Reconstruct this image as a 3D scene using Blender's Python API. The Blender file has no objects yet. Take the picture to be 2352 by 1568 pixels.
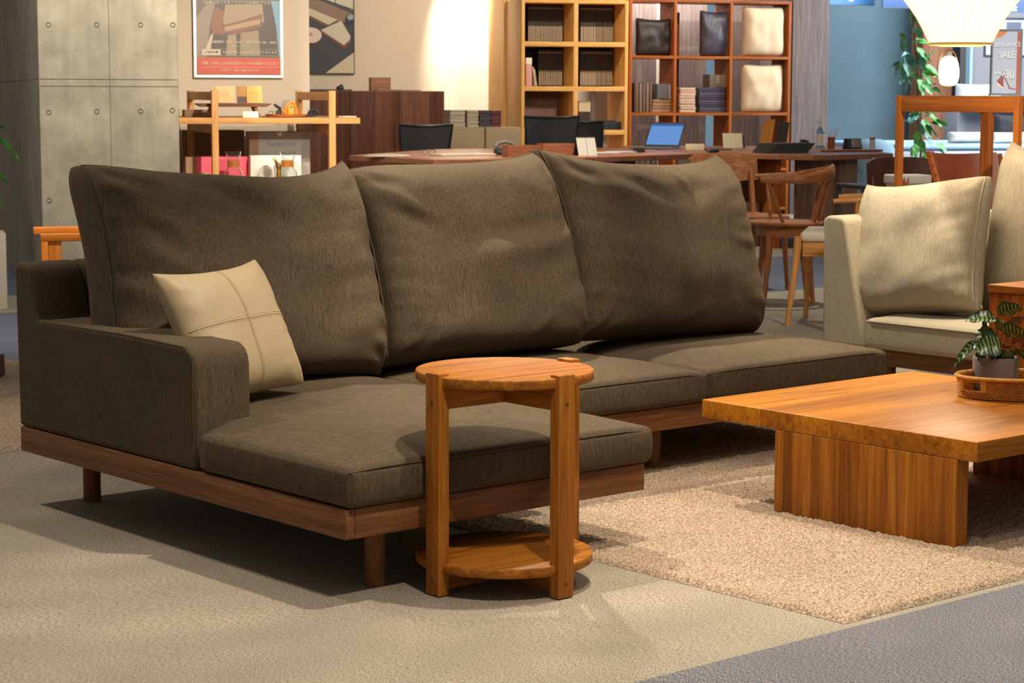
import bpy, bmesh, math, random
from mathutils import Vector, Matrix, noise
random.seed(7)
SC = bpy.context.scene
COL = SC.collection
PI = math.pi

# ------------------------------------------------------------------ camera
W, H = 2352, 1568
F = 4741.9; PITCH = .1196; ROLL = .0031; YAW = .7124
CP = Vector((-2.7011, -3.6983, 1.17))
fwd = Vector((math.sin(YAW)*math.cos(PITCH), math.cos(YAW)*math.cos(PITCH), -math.sin(PITCH)))
rgt0 = Vector((math.cos(YAW), -math.sin(YAW), 0)); up0 = rgt0.cross(fwd)
RGT = rgt0*math.cos(ROLL) + up0*math.sin(ROLL)
UPV = -rgt0*math.sin(ROLL) + up0*math.cos(ROLL)
cd = bpy.data.cameras.new('camera'); cam = bpy.data.objects.new('camera', cd); COL.objects.link(cam)
cam.matrix_world = Matrix(((RGT.x, UPV.x, -fwd.x, CP.x), (RGT.y, UPV.y, -fwd.y, CP.y), (RGT.z, UPV.z, -fwd.z, CP.z), (0, 0, 0, 1)))
cd.sensor_width = 36; cd.lens = 36*F/W; cd.clip_end = 200; cd.clip_start = .05
cd.dof.use_dof = True; cd.dof.focus_distance = 5.1; cd.dof.aperture_fstop = 16
SC.camera = cam

# ------------------------------------------------------------------ view, world, lights
SC.view_settings.view_transform = 'Standard'; SC.view_settings.look = 'None'
SC.view_settings.exposure = 0.12; SC.view_settings.gamma = 1
SC.view_settings.use_curve_mapping = False
wd = bpy.data.worlds.new('world'); SC.world = wd; wd.use_nodes = True
wd.node_tree.nodes['Background'].inputs[0].default_value = (1, .92, .82, 1)
wd.node_tree.nodes['Background'].inputs[1].default_value = .19

WARM = (1, .86, .68); SOFTW = (1, .91, .78); DAY = (.78, .9, 1)
def spot(name, loc, target, power, size=75, blend=.6, col=WARM, r=.045):
    l = bpy.data.lights.new(name, 'SPOT'); l.energy = power; l.spot_size = math.radians(size); l.spot_blend = blend
    l.color = col; l.shadow_soft_size = r
    o = bpy.data.objects.new(name, l); COL.objects.link(o); o.location = loc
    o.rotation_euler = (Vector(target)-Vector(loc)).to_track_quat('-Z', 'Y').to_euler(); return o
def area(name, loc, target, power, sx, sy, col=SOFTW):
    l = bpy.data.lights.new(name, 'AREA'); l.energy = power; l.shape = 'RECTANGLE'; l.size = sx; l.size_y = sy; l.color = col
    o = bpy.data.objects.new(name, l); COL.objects.link(o); o.location = loc
    o.rotation_euler = (Vector(target)-Vector(loc)).to_track_quat('-Z', 'Y').to_euler(); return o

# building frame: u to the right along the back walls, v away from the camera
BZ = math.radians(-24.3175)
UU = Vector((math.cos(BZ), math.sin(BZ), 0)); VV = Vector((-math.sin(BZ), math.cos(BZ), 0))
C0 = Vector((CP.x, CP.y, 0))
def bw(u, v, z=0): return C0 + UU*u + VV*v + Vector((0, 0, z))
def ray(px, py): return fwd + RGT*((px-W/2)/F) + UPV*((H/2-py)/F)
def atz(px, py, z): r = ray(px, py); return CP + r*((z-CP.z)/r.z)
def bpx(px, py, v): r = ray(px, py); t = v/r.dot(VV); p = CP + r*t; return (p-C0).dot(UU), p.z
def buv(px, py, z): p = atz(px, py, z)-C0; return p.dot(UU), p.dot(VV)

spot('downlight_table', (.82, -.22, 2.8), (.55, .0, 0), 250, 70, .5)
spot('downlight_back', (2.1, 2.35, 2.9), (1.68, .72, .4), 500, 48, .55)
spot('downlight_left', (-.35, 2.7, 2.9), (-.2, 1.9, 0), 150, 85, .6)
spot('downlight_front', (-.15, -1.5, 2.9), (-.25, -1.1, 0), 200, 84, .8)
spot('downlight_rug', (2.5, -.9, 2.9), (1.9, -.3, 0), 85, 75, .7)
spot('downlight_beige', (2.9, 1.3, 2.9), (3.6, .9, .4), 340, 80, .6)
spot('fill_rack_low', bw(3.3, 5.6, 2.8), bw(2.35, 12.6, .75), 620, 24, .8)  # added fill with no fixture, brightens the boxes under the rack shelf
area('ceiling_fill', (1.2, -.6, 3.0), (1.2, .2, .3), 18, 3, 3, SOFTW)
spot('downlight_cushions', (1.15, .10, 2.9), (1.30, 1.22, .90), 260, 36, .8)
spot('downlight_rack', bw(2.5, 9.2, 2.9), bw(2.2, 12.4, .9), 460, 70, .8)
spot('wall_washer', bw(5.36, 19.2, 2.85), bw(5.42, 19.75, 1.9), 420, 46, .55, (1, .92, .80))
spot('wall_wash_soft', bw(4.4, 17.6, 2.9), bw(4.4, 19.7, 1.5), 110, 90, .8)
spot('downlight_desk', bw(4.6, 14.2, 2.9), bw(4.6, 15.2, .7), 260, 110, .8)
spot('downlight_shelf', bw(5.9, 16.8, 2.9), bw(6.0, 18.6, 1.5), 150, 90, .8, WARM)
spot('downlight_shelf_right', bw(7.6, 16.8, 2.9), bw(7.6, 18.6, 1.4), 150, 90, .8, SOFTW)
spot('fill_behind_shelf', bw(7.3, 19.25, 2.9), bw(7.3, 19.45, 1.0), 300, 130, .8, (1, .93, .88))  # added fill with no fixture, brightens the screen seen through the open shelf
spot('downlight_chair', bw(5.4, 11.2, 2.9), bw(5.2, 11.6, .3), 200, 90, .8, SOFTW)
spot('downlight_pillar', bw(.6, 8.9, 2.9), bw(1.0, 10.7, 1.2), 330, 100, .9, SOFTW)
spot('downlight_frame', (3.6, .2, 2.95), (5.4, 2.6, .9), 260, 90, .8, WARM)
area('daylight_right', bw(12.0, 16.5, 3.0), bw(12.0, 20.5, .8), 620, 4.5, 2.5, DAY)
area('daylight_blue_wall', bw(9.9, 19.2, 3.2), bw(10.2, 22.4, 1.8), 150, 1.8, 1.0, DAY)

# ------------------------------------------------------------------ colour and materials
def lin(c):
    o = []
    for x in c:
        x /= 255.0
        o.append(x/12.92 if x <= .04045 else ((x+.055)/1.055)**2.4)
    return (*o, 1)
def newmat(name):
    m = bpy.data.materials.new(name); m.use_nodes = True
    nt = m.node_tree; b = nt.nodes['Principled BSDF']; return m, nt, b
def N(nt, t, **kw):
    n = nt.nodes.new(t)
    for k, v in kw.items(): setattr(n, k, v)
    return n
def coords(nt, scale, rot=(0, 0, 0)):
    tc = N(nt, 'ShaderNodeTexCoord'); mp = N(nt, 'ShaderNodeMapping')
    nt.links.new(tc.outputs['Object'], mp.inputs[0]); mp.inputs['Scale'].default_value = scale; mp.inputs['Rotation'].default_value = rot
    return tc, mp
def noi(nt, vec, scale, detail=4, rough=.6, dist=0):
    n = N(nt, 'ShaderNodeTexNoise'); n.inputs['Scale'].default_value = scale; n.inputs['Detail'].default_value = detail
    n.inputs['Roughness'].default_value = rough; n.inputs['Distortion'].default_value = dist
    nt.links.new(vec, n.inputs['Vector']); return n
def ramp(nt, fac, stops):
    r = N(nt, 'ShaderNodeValToRGB'); e = r.color_ramp.elements
    e[0].position = stops[0][0]; e[0].color = stops[0][1]; e[1].position = stops[-1][0]; e[1].color = stops[-1][1]
    for p, c in stops[1:-1]:
        x = e.new(p); x.color = c
    nt.links.new(fac, r.inputs[0]); return r
def mixc(nt, a, b, fac, mode='MIX'):
    m = N(nt, 'ShaderNodeMix', data_type='RGBA', blend_type=mode)
    for s, v in ((6, a), (7, b), (0, fac)):
        if hasattr(v, 'is_linked') or hasattr(v, 'links'): nt.links.new(v, m.inputs[s])
        else: m.inputs[s].default_value = v
    return m.outputs[2]
def bump(nt, b, h, strength, dist=.002):
    n = N(nt, 'ShaderNodeBump'); n.inputs['Strength'].default_value = strength; n.inputs['Distance'].default_value = dist
    nt.links.new(h, n.inputs['Height']); nt.links.new(n.outputs[0], b.inputs['Normal']); return n
MC = {}
def plain(name, c, rough=.6, metal=0, var=.06, emit=0, trans=0, alpha=1, scale=25, bmp=0):
    if name in MC: return MC[name]
    m, nt, b = newmat(name); col = lin(c)
    if var:
        tc, mp = coords(nt, (1, 1, 1)); n = noi(nt, mp.outputs[0], scale, 3)
        lo = tuple(max(0, x*(1-var*2)) for x in col[:3])+(1,); hi = tuple(min(1, x*(1+var*2)) for x in col[:3])+(1,)
        r = ramp(nt, n.outputs[0], [(.3, lo), (.7, hi)]); nt.links.new(r.outputs[0], b.inputs['Base Color'])
        if bmp: bump(nt, b, n.outputs[0], bmp)
    else: b.inputs['Base Color'].default_value = col
    b.inputs['Roughness'].default_value = rough; b.inputs['Metallic'].default_value = metal
    if emit:
        b.inputs['Emission Color'].default_value = col; b.inputs['Emission Strength'].default_value = emit
    if trans:
        b.inputs['Transmission Weight'].default_value = trans; b.inputs['IOR'].default_value = 1.45
    b.inputs['Alpha'].default_value = alpha
    MC[name] = m; return m
def wood(name, dark, mid, light, axis='X', rough=.42, planks=None, scale=1.0, coat=0):
    """grain runs along the object's own axis; planks=(axis index, width) varies board by board"""
    if name in MC: return MC[name]
    m, nt, b = newmat(name)
    k = 'XYZ'.index(axis); sc = [20*scale]*3; sc[k] = .9*scale
    tc, mp = coords(nt, sc); vec = mp.outputs[0]
    if planks:
        sx = N(nt, 'ShaderNodeSeparateXYZ'); nt.links.new(tc.outputs['Object'], sx.inputs[0])
        d = N(nt, 'ShaderNodeMath', operation='DIVIDE'); nt.links.new(sx.outputs[planks[0]], d.inputs[0]); d.inputs[1].default_value = planks[1]
        f = N(nt, 'ShaderNodeMath', operation='FLOOR'); nt.links.new(d.outputs[0], f.inputs[0])
        wn = N(nt, 'ShaderNodeTexWhiteNoise', noise_dimensions='1D'); nt.links.new(f.outputs[0], wn.inputs['W'])
        add = N(nt, 'ShaderNodeVectorMath', operation='MULTIPLY_ADD'); nt.links.new(wn.outputs['Color'], add.inputs[0])
        add.inputs[1].default_value = (7, 7, 7); nt.links.new(mp.outputs[0], add.inputs[2]); vec = add.outputs[0]
    n1 = noi(nt, vec, 2.2, 6, .62, .9)
    r = ramp(nt, n1.outputs[0], [(.24, lin(dark)), (.50, lin(mid)), (.74, lin(light))])
    sc2 = [150*scale]*3; sc2[k] = 5*scale
    mp2 = N(nt, 'ShaderNodeMapping'); nt.links.new(tc.outputs['Object'], mp2.inputs[0]); mp2.inputs['Scale'].default_value = sc2
    n2 = noi(nt, mp2.outputs[0], 1.5, 3)
    r2 = ramp(nt, n2.outputs[0], [(.36, (.62, .56, .50, 1)), (.52, (1, 1, 1, 1))])
    out = mixc(nt, r.outputs[0], r2.outputs[0], .55, 'MULTIPLY')
    if planks:
        rr = ramp(nt, wn.outputs['Value'], [(0, (.52, .45, .38, 1)), (.35, (.80, .76, .70, 1)), (1, (1.0, 1.0, 1.0, 1))])
        out = mixc(nt, out, rr.outputs[0], .9, 'MULTIPLY')
    nt.links.new(out, b.inputs['Base Color']); b.inputs['Roughness'].default_value = rough
    b.inputs['Specular IOR Level'].default_value = .22
    b.inputs['Coat Weight'].default_value = coat; b.inputs['Coat Roughness'].default_value = .25
    bump(nt, b, n2.outputs[0], .15, .001)
    MC[name] = m; return m
def fabric(name, dark, light, axis='Z', sheen=.2, contrast=1.0, bmp=.14):
    """woven slub cloth: fine threads along `axis`; 'XZ'/'YZ' use the first on top faces and Z on upright faces"""
    if name in MC: return MC[name]
    m, nt, b = newmat(name); tc = N(nt, 'ShaderNodeTexCoord')
    def vec(lat, along):
        outs = []
        for ax in axis:
            k = 'XYZ'.index(ax); s = [lat]*3; s[k] = along
            mp = N(nt, 'ShaderNodeMapping'); nt.links.new(tc.outputs['Object'], mp.inputs[0]); mp.inputs['Scale'].default_value = s; outs.append(mp.outputs[0])
        if len(outs) == 1: return outs[0]
        sx = N(nt, 'ShaderNodeSeparateXYZ'); nt.links.new(tc.outputs['Normal'], sx.inputs[0])
        ab = N(nt, 'ShaderNodeMath', operation='ABSOLUTE'); nt.links.new(sx.outputs[2], ab.inputs[0])
        g = N(nt, 'ShaderNodeMath', operation='GREATER_THAN'); nt.links.new(ab.outputs[0], g.inputs[0]); g.inputs[1].default_value = .6
        mx = N(nt, 'ShaderNodeMix', data_type='VECTOR'); nt.links.new(g.outputs[0], mx.inputs[0]); nt.links.new(outs[1], mx.inputs[4]); nt.links.new(outs[0], mx.inputs[5])
        return mx.outputs[1]
    n1 = noi(nt, vec(520, 42), 1, 3, .65); n3 = noi(nt, vec(240, 12), 1, 2, .5); n4 = noi(nt, vec(6, 6), 1, 2, .5)
    ad = N(nt, 'ShaderNodeMath', operation='MULTIPLY_ADD'); nt.links.new(n1.outputs[0], ad.inputs[0]); ad.inputs[1].default_value = .74
    m3 = N(nt, 'ShaderNodeMath', operation='MULTIPLY'); nt.links.new(n3.outputs[0], m3.inputs[0]); m3.inputs[1].default_value = .26; nt.links.new(m3.outputs[0], ad.inputs[2])
    w = .15/contrast
    r = ramp(nt, ad.outputs[0], [(.5-w, lin(dark)), (.5+w, lin(light))])
    r4 = ramp(nt, n4.outputs[0], [(.3, (.9, .9, .9, 1)), (.7, (1, 1, 1, 1))])
    nt.links.new(mixc(nt, r.outputs[0], r4.outputs[0], 1, 'MULTIPLY'), b.inputs['Base Color']); b.inputs['Roughness'].default_value = .95
    b.inputs['Specular IOR Level'].default_value = .12
    b.inputs['Sheen Weight'].default_value = sheen; b.inputs['Sheen Roughness'].default_value = .5; b.inputs['Sheen Tint'].default_value = lin(light)
    bump(nt, b, ad.outputs[0], bmp, .0012)
    MC[name] = m; return m

WAL = dict(dark=(80, 52, 31), mid=(124, 82, 50), light=(150, 106, 68))
def walnut(ax, **k): return wood('walnut_'+ax+str(k.get('planks', '')), axis=ax, **WAL, **k)
def teak(ax, **k): return wood('table_wood_'+ax+str(k.get('planks', '')), (106, 60, 16), (162, 98, 28), (186, 124, 42), axis=ax, rough=.55, **k)
def oak(ax): return wood('oak_'+ax, (176, 124, 70), (206, 152, 92), (222, 172, 112), axis=ax, rough=.5)
def cherry(ax): return wood('cherry_'+ax, (100, 50, 16), (150, 78, 24), (176, 98, 34), axis=ax, rough=.45)
def greywood(ax): return wood('grey_wood_'+ax, (78, 66, 62), (104, 90, 86), (124, 108, 102), axis=ax, rough=.6)

# ------------------------------------------------------------------ objects and naming
def prop(o, label=None, cat=None, group=None, kind=None):
    if label: o['label'] = label
    if cat: o['category'] = cat
    if group: o['group'] = group
    if kind: o['kind'] = kind
    return o
def thing(name, label, cat, loc, rz=0, group=None):
    o = bpy.data.objects.new(name, None); o.empty_display_size = .05; COL.objects.link(o)
    o.location = loc; o.rotation_euler = (0, 0, rz); prop(o, label, cat, group); return o
def thingb(name, label, cat, u, v, z=0, group=None, rz=0): return thing(name, label, cat, bw(u, v, z), BZ+rz, group)
def dup(root, loc=None, rz=None, label=None, group=None):
    r = root.copy(); COL.objects.link(r)
    if loc is not None: r.location = loc
    if rz is not None: r.rotation_euler = (0, 0, rz)
    if label: r['label'] = label
    if group: r['group'] = group
    for ch in list(root.children):
        c = ch.copy(); COL.objects.link(c); c.parent = r
        for g in ch.children:
            d = g.copy(); COL.objects.link(d); d.parent = c
    return r

class MB:
    def __init__(s): s.v = []; s.f = []; s.m = []; s.cur = 0
    def add(s, vs, fs):
        b = len(s.v); s.v += [tuple(p) for p in vs]; s.f += [tuple(b+i for i in f) for f in fs]; s.m += [s.cur]*len(fs); return s
    def box(s, x0, x1, y0, y1, z0, z1):
        return s.add([(x, y, z) for z in (z0, z1) for y in (y0, y1) for x in (x0, x1)],
                     [(0, 2, 3, 1), (4, 5, 7, 6), (0, 1, 5, 4), (2, 6, 7, 3), (0, 4, 6, 2), (1, 3, 7, 5)])
    def rbox(s, x0, x1, y0, y1, z0, z1, r=.004, n=2, sub=(1, 1, 1), fn=None):
        lo = (x0, y0, z0); hi = (x1, y1, z1); r = min(r, min(hi[i]-lo[i] for i in range(3))*.499)
        ax = []
        for i in range(3):
            a = [lo[i]+r*(1-math.cos(k/n*PI/2)) if False else lo[i]+r*k/n for k in range(n)]
            mid = [lo[i]+r+(hi[i]-lo[i]-2*r)*k/sub[i] for k in range(sub[i]+1)]
            e = [hi[i]-r+r*(k+1)/n for k in range(n)]
            ax.append(a+mid+e)
        idx = {}; vs = []; fs = []
        def P(i, j, k):
            key = (i, j, k)
            if key not in idx:
                p = [ax[0][i], ax[1][j], ax[2][k]]
                q = [min(max(p[t], lo[t]+r), hi[t]-r) for t in range(3)]
                d = [p[t]-q[t] for t in range(3)]; L = math.sqrt(sum(x*x for x in d))
                if L > 1e-9: p = [q[t]+d[t]/L*r for t in range(3)]
                if fn: p = fn(*p)
                idx[key] = len(vs); vs.append(tuple(p))
            return idx[key]
        nx, ny, nz = len(ax[0])-1, len(ax[1])-1, len(ax[2])-1
        for i in range(nx):
            for j in range(ny):
                fs.append((P(i, j, 0), P(i, j+1, 0), P(i+1, j+1, 0), P(i+1, j, 0)))
                fs.append((P(i, j, nz), P(i+1, j, nz), P(i+1, j+1, nz), P(i, j+1, nz)))
        for i in range(nx):
            for k in range(nz):
                fs.append((P(i, 0, k), P(i+1, 0, k), P(i+1, 0, k+1), P(i, 0, k+1)))
                fs.append((P(i, ny, k), P(i, ny, k+1), P(i+1, ny, k+1), P(i+1, ny, k)))
        for j in range(ny):
            for k in range(nz):
                fs.append((P(0, j, k), P(0, j, k+1), P(0, j+1, k+1), P(0, j+1, k)))
                fs.append((P(nx, j, k), P(nx, j+1, k), P(nx, j+1, k+1), P(nx, j, k+1)))
        return s.add(vs, fs)
    def prism(s, poly, a0, a1, plane='XY'):
        """poly in the plane, extruded along the remaining axis from a0 to a1"""
        def mk(p, a):
            return {'XY': (p[0], p[1], a), 'XZ': (p[0], a, p[1]), 'YZ': (a, p[0], p[1])}[plane]
        n = len(poly); vs = [mk(p, a0) for p in poly]+[mk(p, a1) for p in poly]
        fs = [tuple(range(n)), tuple(range(2*n-1, n-1, -1))]+[(i, (i+1) % n, n+(i+1) % n, n+i) for i in range(n)]
        return s.add(vs, fs)
    def lathe(s, prof, n=28, c=(0, 0), sx=1, sy=1, cap=True):
        vs = []; fs = []
        for (r, z) in prof:
            for k in range(n):
                a = 2*PI*k/n; vs.append((c[0]+r*math.cos(a)*sx, c[1]+r*math.sin(a)*sy, z))
        for i in range(len(prof)-1):
            for k in range(n):
                k2 = (k+1) % n; fs.append((i*n+k, i*n+k2, (i+1)*n+k2, (i+1)*n+k))
        if cap:
            if prof[0][0] > 1e-6: fs.append(tuple(range(n-1, -1, -1)))
            if prof[-1][0] > 1e-6: fs.append(tuple((len(prof)-1)*n+k for k in range(n)))
        return s.add(vs, fs)
    def cyl(s, p0, p1, r0, r1=None, n=16): return s.tube([p0, p1], [r0, r1 if r1 is not None else r0], n)
    def tube(s, path, rad, n=8, closed=False):
        path = [Vector(p) for p in path]; m = len(path)
        if not hasattr(rad, '__len__'): rad = [rad]*m
        vs = []; fs = []; prev = None
        for i, p in enumerate(path):
            if closed: t = path[(i+1) % m]-path[i-1]
            else: t = path[min(i+1, m-1)]-path[max(i-1, 0)]
            t.normalize()
            if prev is None:
                a = Vector((0, 0, 1)) if abs(t.z) < .9 else Vector((1, 0, 0)); u = t.cross(a).normalized()
            else: u = (prev-t*prev.dot(t)).normalized()
            prev = u; w = t.cross(u)
            for k in range(n):
                an = 2*PI*k/n; vs.append(p+(u*math.cos(an)+w*math.sin(an))*rad[i])
        seg = m if closed else m-1
        for i in range(seg):
            for k in range(n):
                i2 = (i+1) % m; k2 = (k+1) % n; fs.append((i*n+k, i*n+k2, i2*n+k2, i2*n+k))
        if not closed: fs += [tuple(range(n-1, -1, -1)), tuple((m-1)*n+k for k in range(n))]
        return s.add(vs, fs)
    def grid(s, fn, nu, nv, closeu=False):
        vs = [fn(i/(nu if closeu else nu), j/nv) for j in range(nv+1) for i in range(nu if closeu else nu+1)]
        w = nu if closeu else nu+1; fs = []
        for j in range(nv):
            for i in range(nu):
                i2 = (i+1) % w; fs.append((j*w+i, j*w+i2, (j+1)*w+i2, (j+1)*w+i))
        return s.add(vs, fs)
    def quadcard(s, pts): return s.add(pts, [tuple(range(len(pts)))])
    def ell(s, c, r, n=12, m=8):
        prof = []; vs = []; fs = []
        for j in range(m+1):
            t = -PI/2+PI*j/m
            for k in range(n):
                a = 2*PI*k/n; vs.append((c[0]+r[0]*math.cos(t)*math.cos(a), c[1]+r[1]*math.cos(t)*math.sin(a), c[2]+r[2]*math.sin(t)))
        for j in range(m):
            for k in range(n): fs.append((j*n+k, j*n+(k+1) % n, (j+1)*n+(k+1) % n, (j+1)*n+k))
        return s.add(vs, fs)
    def xf(s, M, start=0):
        for i in range(start, len(s.v)): s.v[i] = tuple(M @ Vector(s.v[i]))
        return s
    def make(s, name, mat, parent=None, smooth=True, angle=35, label=None, loc=None, weld=False):
        me = bpy.data.meshes.new(name); me.from_pydata(s.v, [], s.f); me.validate()
        mats = mat if isinstance(mat, (list, tuple)) else [mat]
        for m in mats: me.materials.append(m)
        if len(mats) > 1 and len(me.polygons) == len(s.m): me.polygons.foreach_set('material_index', s.m)
        bm = bmesh.new(); bm.from_mesh(me)
        if weld: bmesh.ops.remove_doubles(bm, verts=bm.verts, dist=1e-5)
        bmesh.ops.recalc_face_normals(bm, faces=bm.faces); bm.to_mesh(me); bm.free()
        if smooth:
            me.polygons.foreach_set('use_smooth', [True]*len(me.polygons))
            try: me.set_sharp_from_angle(angle=math.radians(angle))
            except Exception: pass
        o = bpy.data.objects.new(name, me); COL.objects.link(o)
        if parent is not None: o.parent = parent
        if loc is not None: o.location = loc
        if label: o['label'] = label
        return o

def lettering(body, size, mat, parent, loc, rot=(PI/2, 0, 0), align='CENTER', name='lettering', depth=.0004, sx=1):
    cu = bpy.data.curves.new(name, 'FONT'); cu.body = body; cu.size = size; cu.align_x = align; cu.align_y = 'CENTER'; cu.extrude = depth
    o = bpy.data.objects.new('tmp', cu); COL.objects.link(o)
    bpy.context.view_layer.update()
    me = bpy.data.meshes.new_from_object(o.evaluated_get(bpy.context.evaluated_depsgraph_get()))
    bpy.data.objects.remove(o); bpy.data.curves.remove(cu)
    me.materials.clear(); me.materials.append(mat)
    t = bpy.data.objects.new(name, me); COL.objects.link(t); t.parent = parent; t.location = loc; t.rotation_euler = rot; t.scale = (sx, 1, 1)
    return t

# soft cushion: local x right, z up from the bottom edge, front is -y
def nz(x, y, z): return noise.noise(Vector((x, y, z)))
def pillow(name, parent, w, h, t, mat, pinch_top=.12, pinch_bot=.03, pinch_side=.04, p=4, q=.45, n=44, seed=0, wr=.010, soft=.012, pipe=None, pipe_r=.003, bulge_low=.0, ears=(1, 1), label=None, pipemat=None, pname='piping', rnd=.045, gus=0.0, slump=0.0, pe=2.2, folds=()):
    def pos(u, v, side, gk=1):
        a = pinch_top if v > 0 else pinch_bot
        sk = ears[0] if u < 0 else ears[1]
        x = w/2*u*(1-pinch_side*(1-v*v)*u*u)
        z = h/2+h/2*v*(1-a*(1-abs(u)**pe)*v*v)
        z += (sk-1)*.05*abs(u)**4*max(v, 0)**4
        cr = abs(u)**7*abs(v)**7*rnd; x *= 1-cr; z += -cr*h/2*(1 if v > 0 else -1)
        prof = max(0, (1-abs(u)**p)*(1-abs(v)**p))**q
        th = t/2*prof*(1-bulge_low*v)
        g = gus/2*(1-.60*(abs(u)*abs(v))**6)*gk
        wrk = 0
        for cu_, cv_ in ((-1, 1), (1, 1), (-1, -1), (1, -1)):
            dx, dy = (u-cu_)*w, (v-cv_)*h; r = math.hypot(dx, dy)/(w+h)
            an = math.atan2(dy, dx)
            wrk += math.exp(-r*7)*math.sin(an*9+nz(r*6, seed, cu_+cv_)*5)*min(1, r*9)
        side_w = math.exp(-(1-abs(u))*5)*nz(u*1.5+seed*3, v*7-abs(u)*2, seed)*1.8
        low = nz(u*1.6+seed, v*1.6, seed*2.3)*soft*2+nz(u*3.5, v*2.2-u*1.2, seed*5.1)*soft*.8
        for (u0_, v0_, u1_, v1_, am, wd_) in folds:
            L2 = (u1_-u0_)**2+(v1_-v0_)**2; s_ = max(0, min(1, ((u-u0_)*(u1_-u0_)+(v-v0_)*(v1_-v0_))/L2))
            d = math.hypot(u-u0_-s_*(u1_-u0_), v-v0_-s_*(v1_-v0_)); low += am*math.exp(-(d/wd_)**2)*math.sin(PI*(.12+.76*s_))
        if side < 0: y = -(th+g+prof*(wr*wrk+wr*side_w+low))
        else: y = th*.8+g
        if gus and max(abs(u), abs(v)) > .999:
            k = 1+.010*(1-gk)*(1 if gus else 0)/max(w, .1); x *= k
            y += .004*nz(u*3+seed, v*9, seed+1)
        y += slump*max(0, v+.1)**2*.8-.0
        return (x, y, z)
    def ss(k): s_ = -1+2*k; return math.sin(s_*PI/2)*.75+s_*.25
    mb = MB(); m = n+1
    vs = [pos(ss(i/n), ss(j/n), -1) for j in range(m) for i in range(m)]
    ring_ = [(i, 0) for i in range(n)]+[(n, j) for j in range(n)]+[(n-i, n) for i in range(n)]+[(0, n-j) for j in range(n)]
    fs = [(j*m+i, j*m+i+1, (j+1)*m+i+1, (j+1)*m+i) for j in range(n) for i in range(n)]
    prev = [j*m+i for i, j in ring_]; bidx = {}
    if gus:
        for gk in (.5, -.5, -1):
            cur = []
            for i, j in ring_:
                f = pos(ss(i/n), ss(j/n), -1, gk); c_ = (w*.0, h/2)
                bl = .012*(1-abs(gk)) ; dx, dz = f[0]-c_[0], f[2]-c_[1]; L = math.hypot(dx, dz)
                cur.append(len(vs)); vs.append((f[0]+dx/L*bl, f[1], f[2]+dz/L*bl))
            for k in range(len(ring_)): k2 = (k+1) % len(ring_); fs.append((prev[k], prev[k2], cur[k2], cur[k]))
            prev = cur
    for k, ij in enumerate(ring_): bidx[ij] = prev[k]
    for j in range(1, n):
        for i in range(1, n): bidx[(i, j)] = len(vs); vs.append(pos(ss(i/n), ss(j/n), 1))
    fs += [(bidx[i, j], bidx[i, j+1], bidx[i+1, j+1], bidx[i+1, j]) for j in range(n) for i in range(n)]
    mb.add(vs, fs); o = mb.make(name, mat, parent, label=label, angle=80)
    if pipe:
        q_ = [ss(k/40) for k in range(41)]
        def P(u, v): c = pos(u, v, -1); return (c[0]*1.002, c[1]-.001, c[2])
        path = [P(s_, 1) for s_ in q_]+[P(1, -s_) for s_ in q_[1:]]+[P(-s_, -1) for s_ in q_[1:]]+[P(-1, s_) for s_ in q_[1:-1]]
        MB().tube(path, pipe_r, 6, closed=True).make(pname, pipemat or mat, o)
    return o, pos
def lean(o, base, ax_x, top):
    """stand a cushion frame on `base` (bottom centre), x axis along ax_x, leaning toward `top`"""
    x = Vector(ax_x).normalized(); zv = (Vector(top)-Vector(base)).normalized(); y = zv.cross(x).normalized(); x = y.cross(zv)
    M = Matrix(((x.x, y.x, zv.x, base[0]), (x.y, y.y, zv.y, base[1]), (x.z, y.z, zv.z, base[2]), (0, 0, 0, 1)))
    o.matrix_local = M

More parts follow.
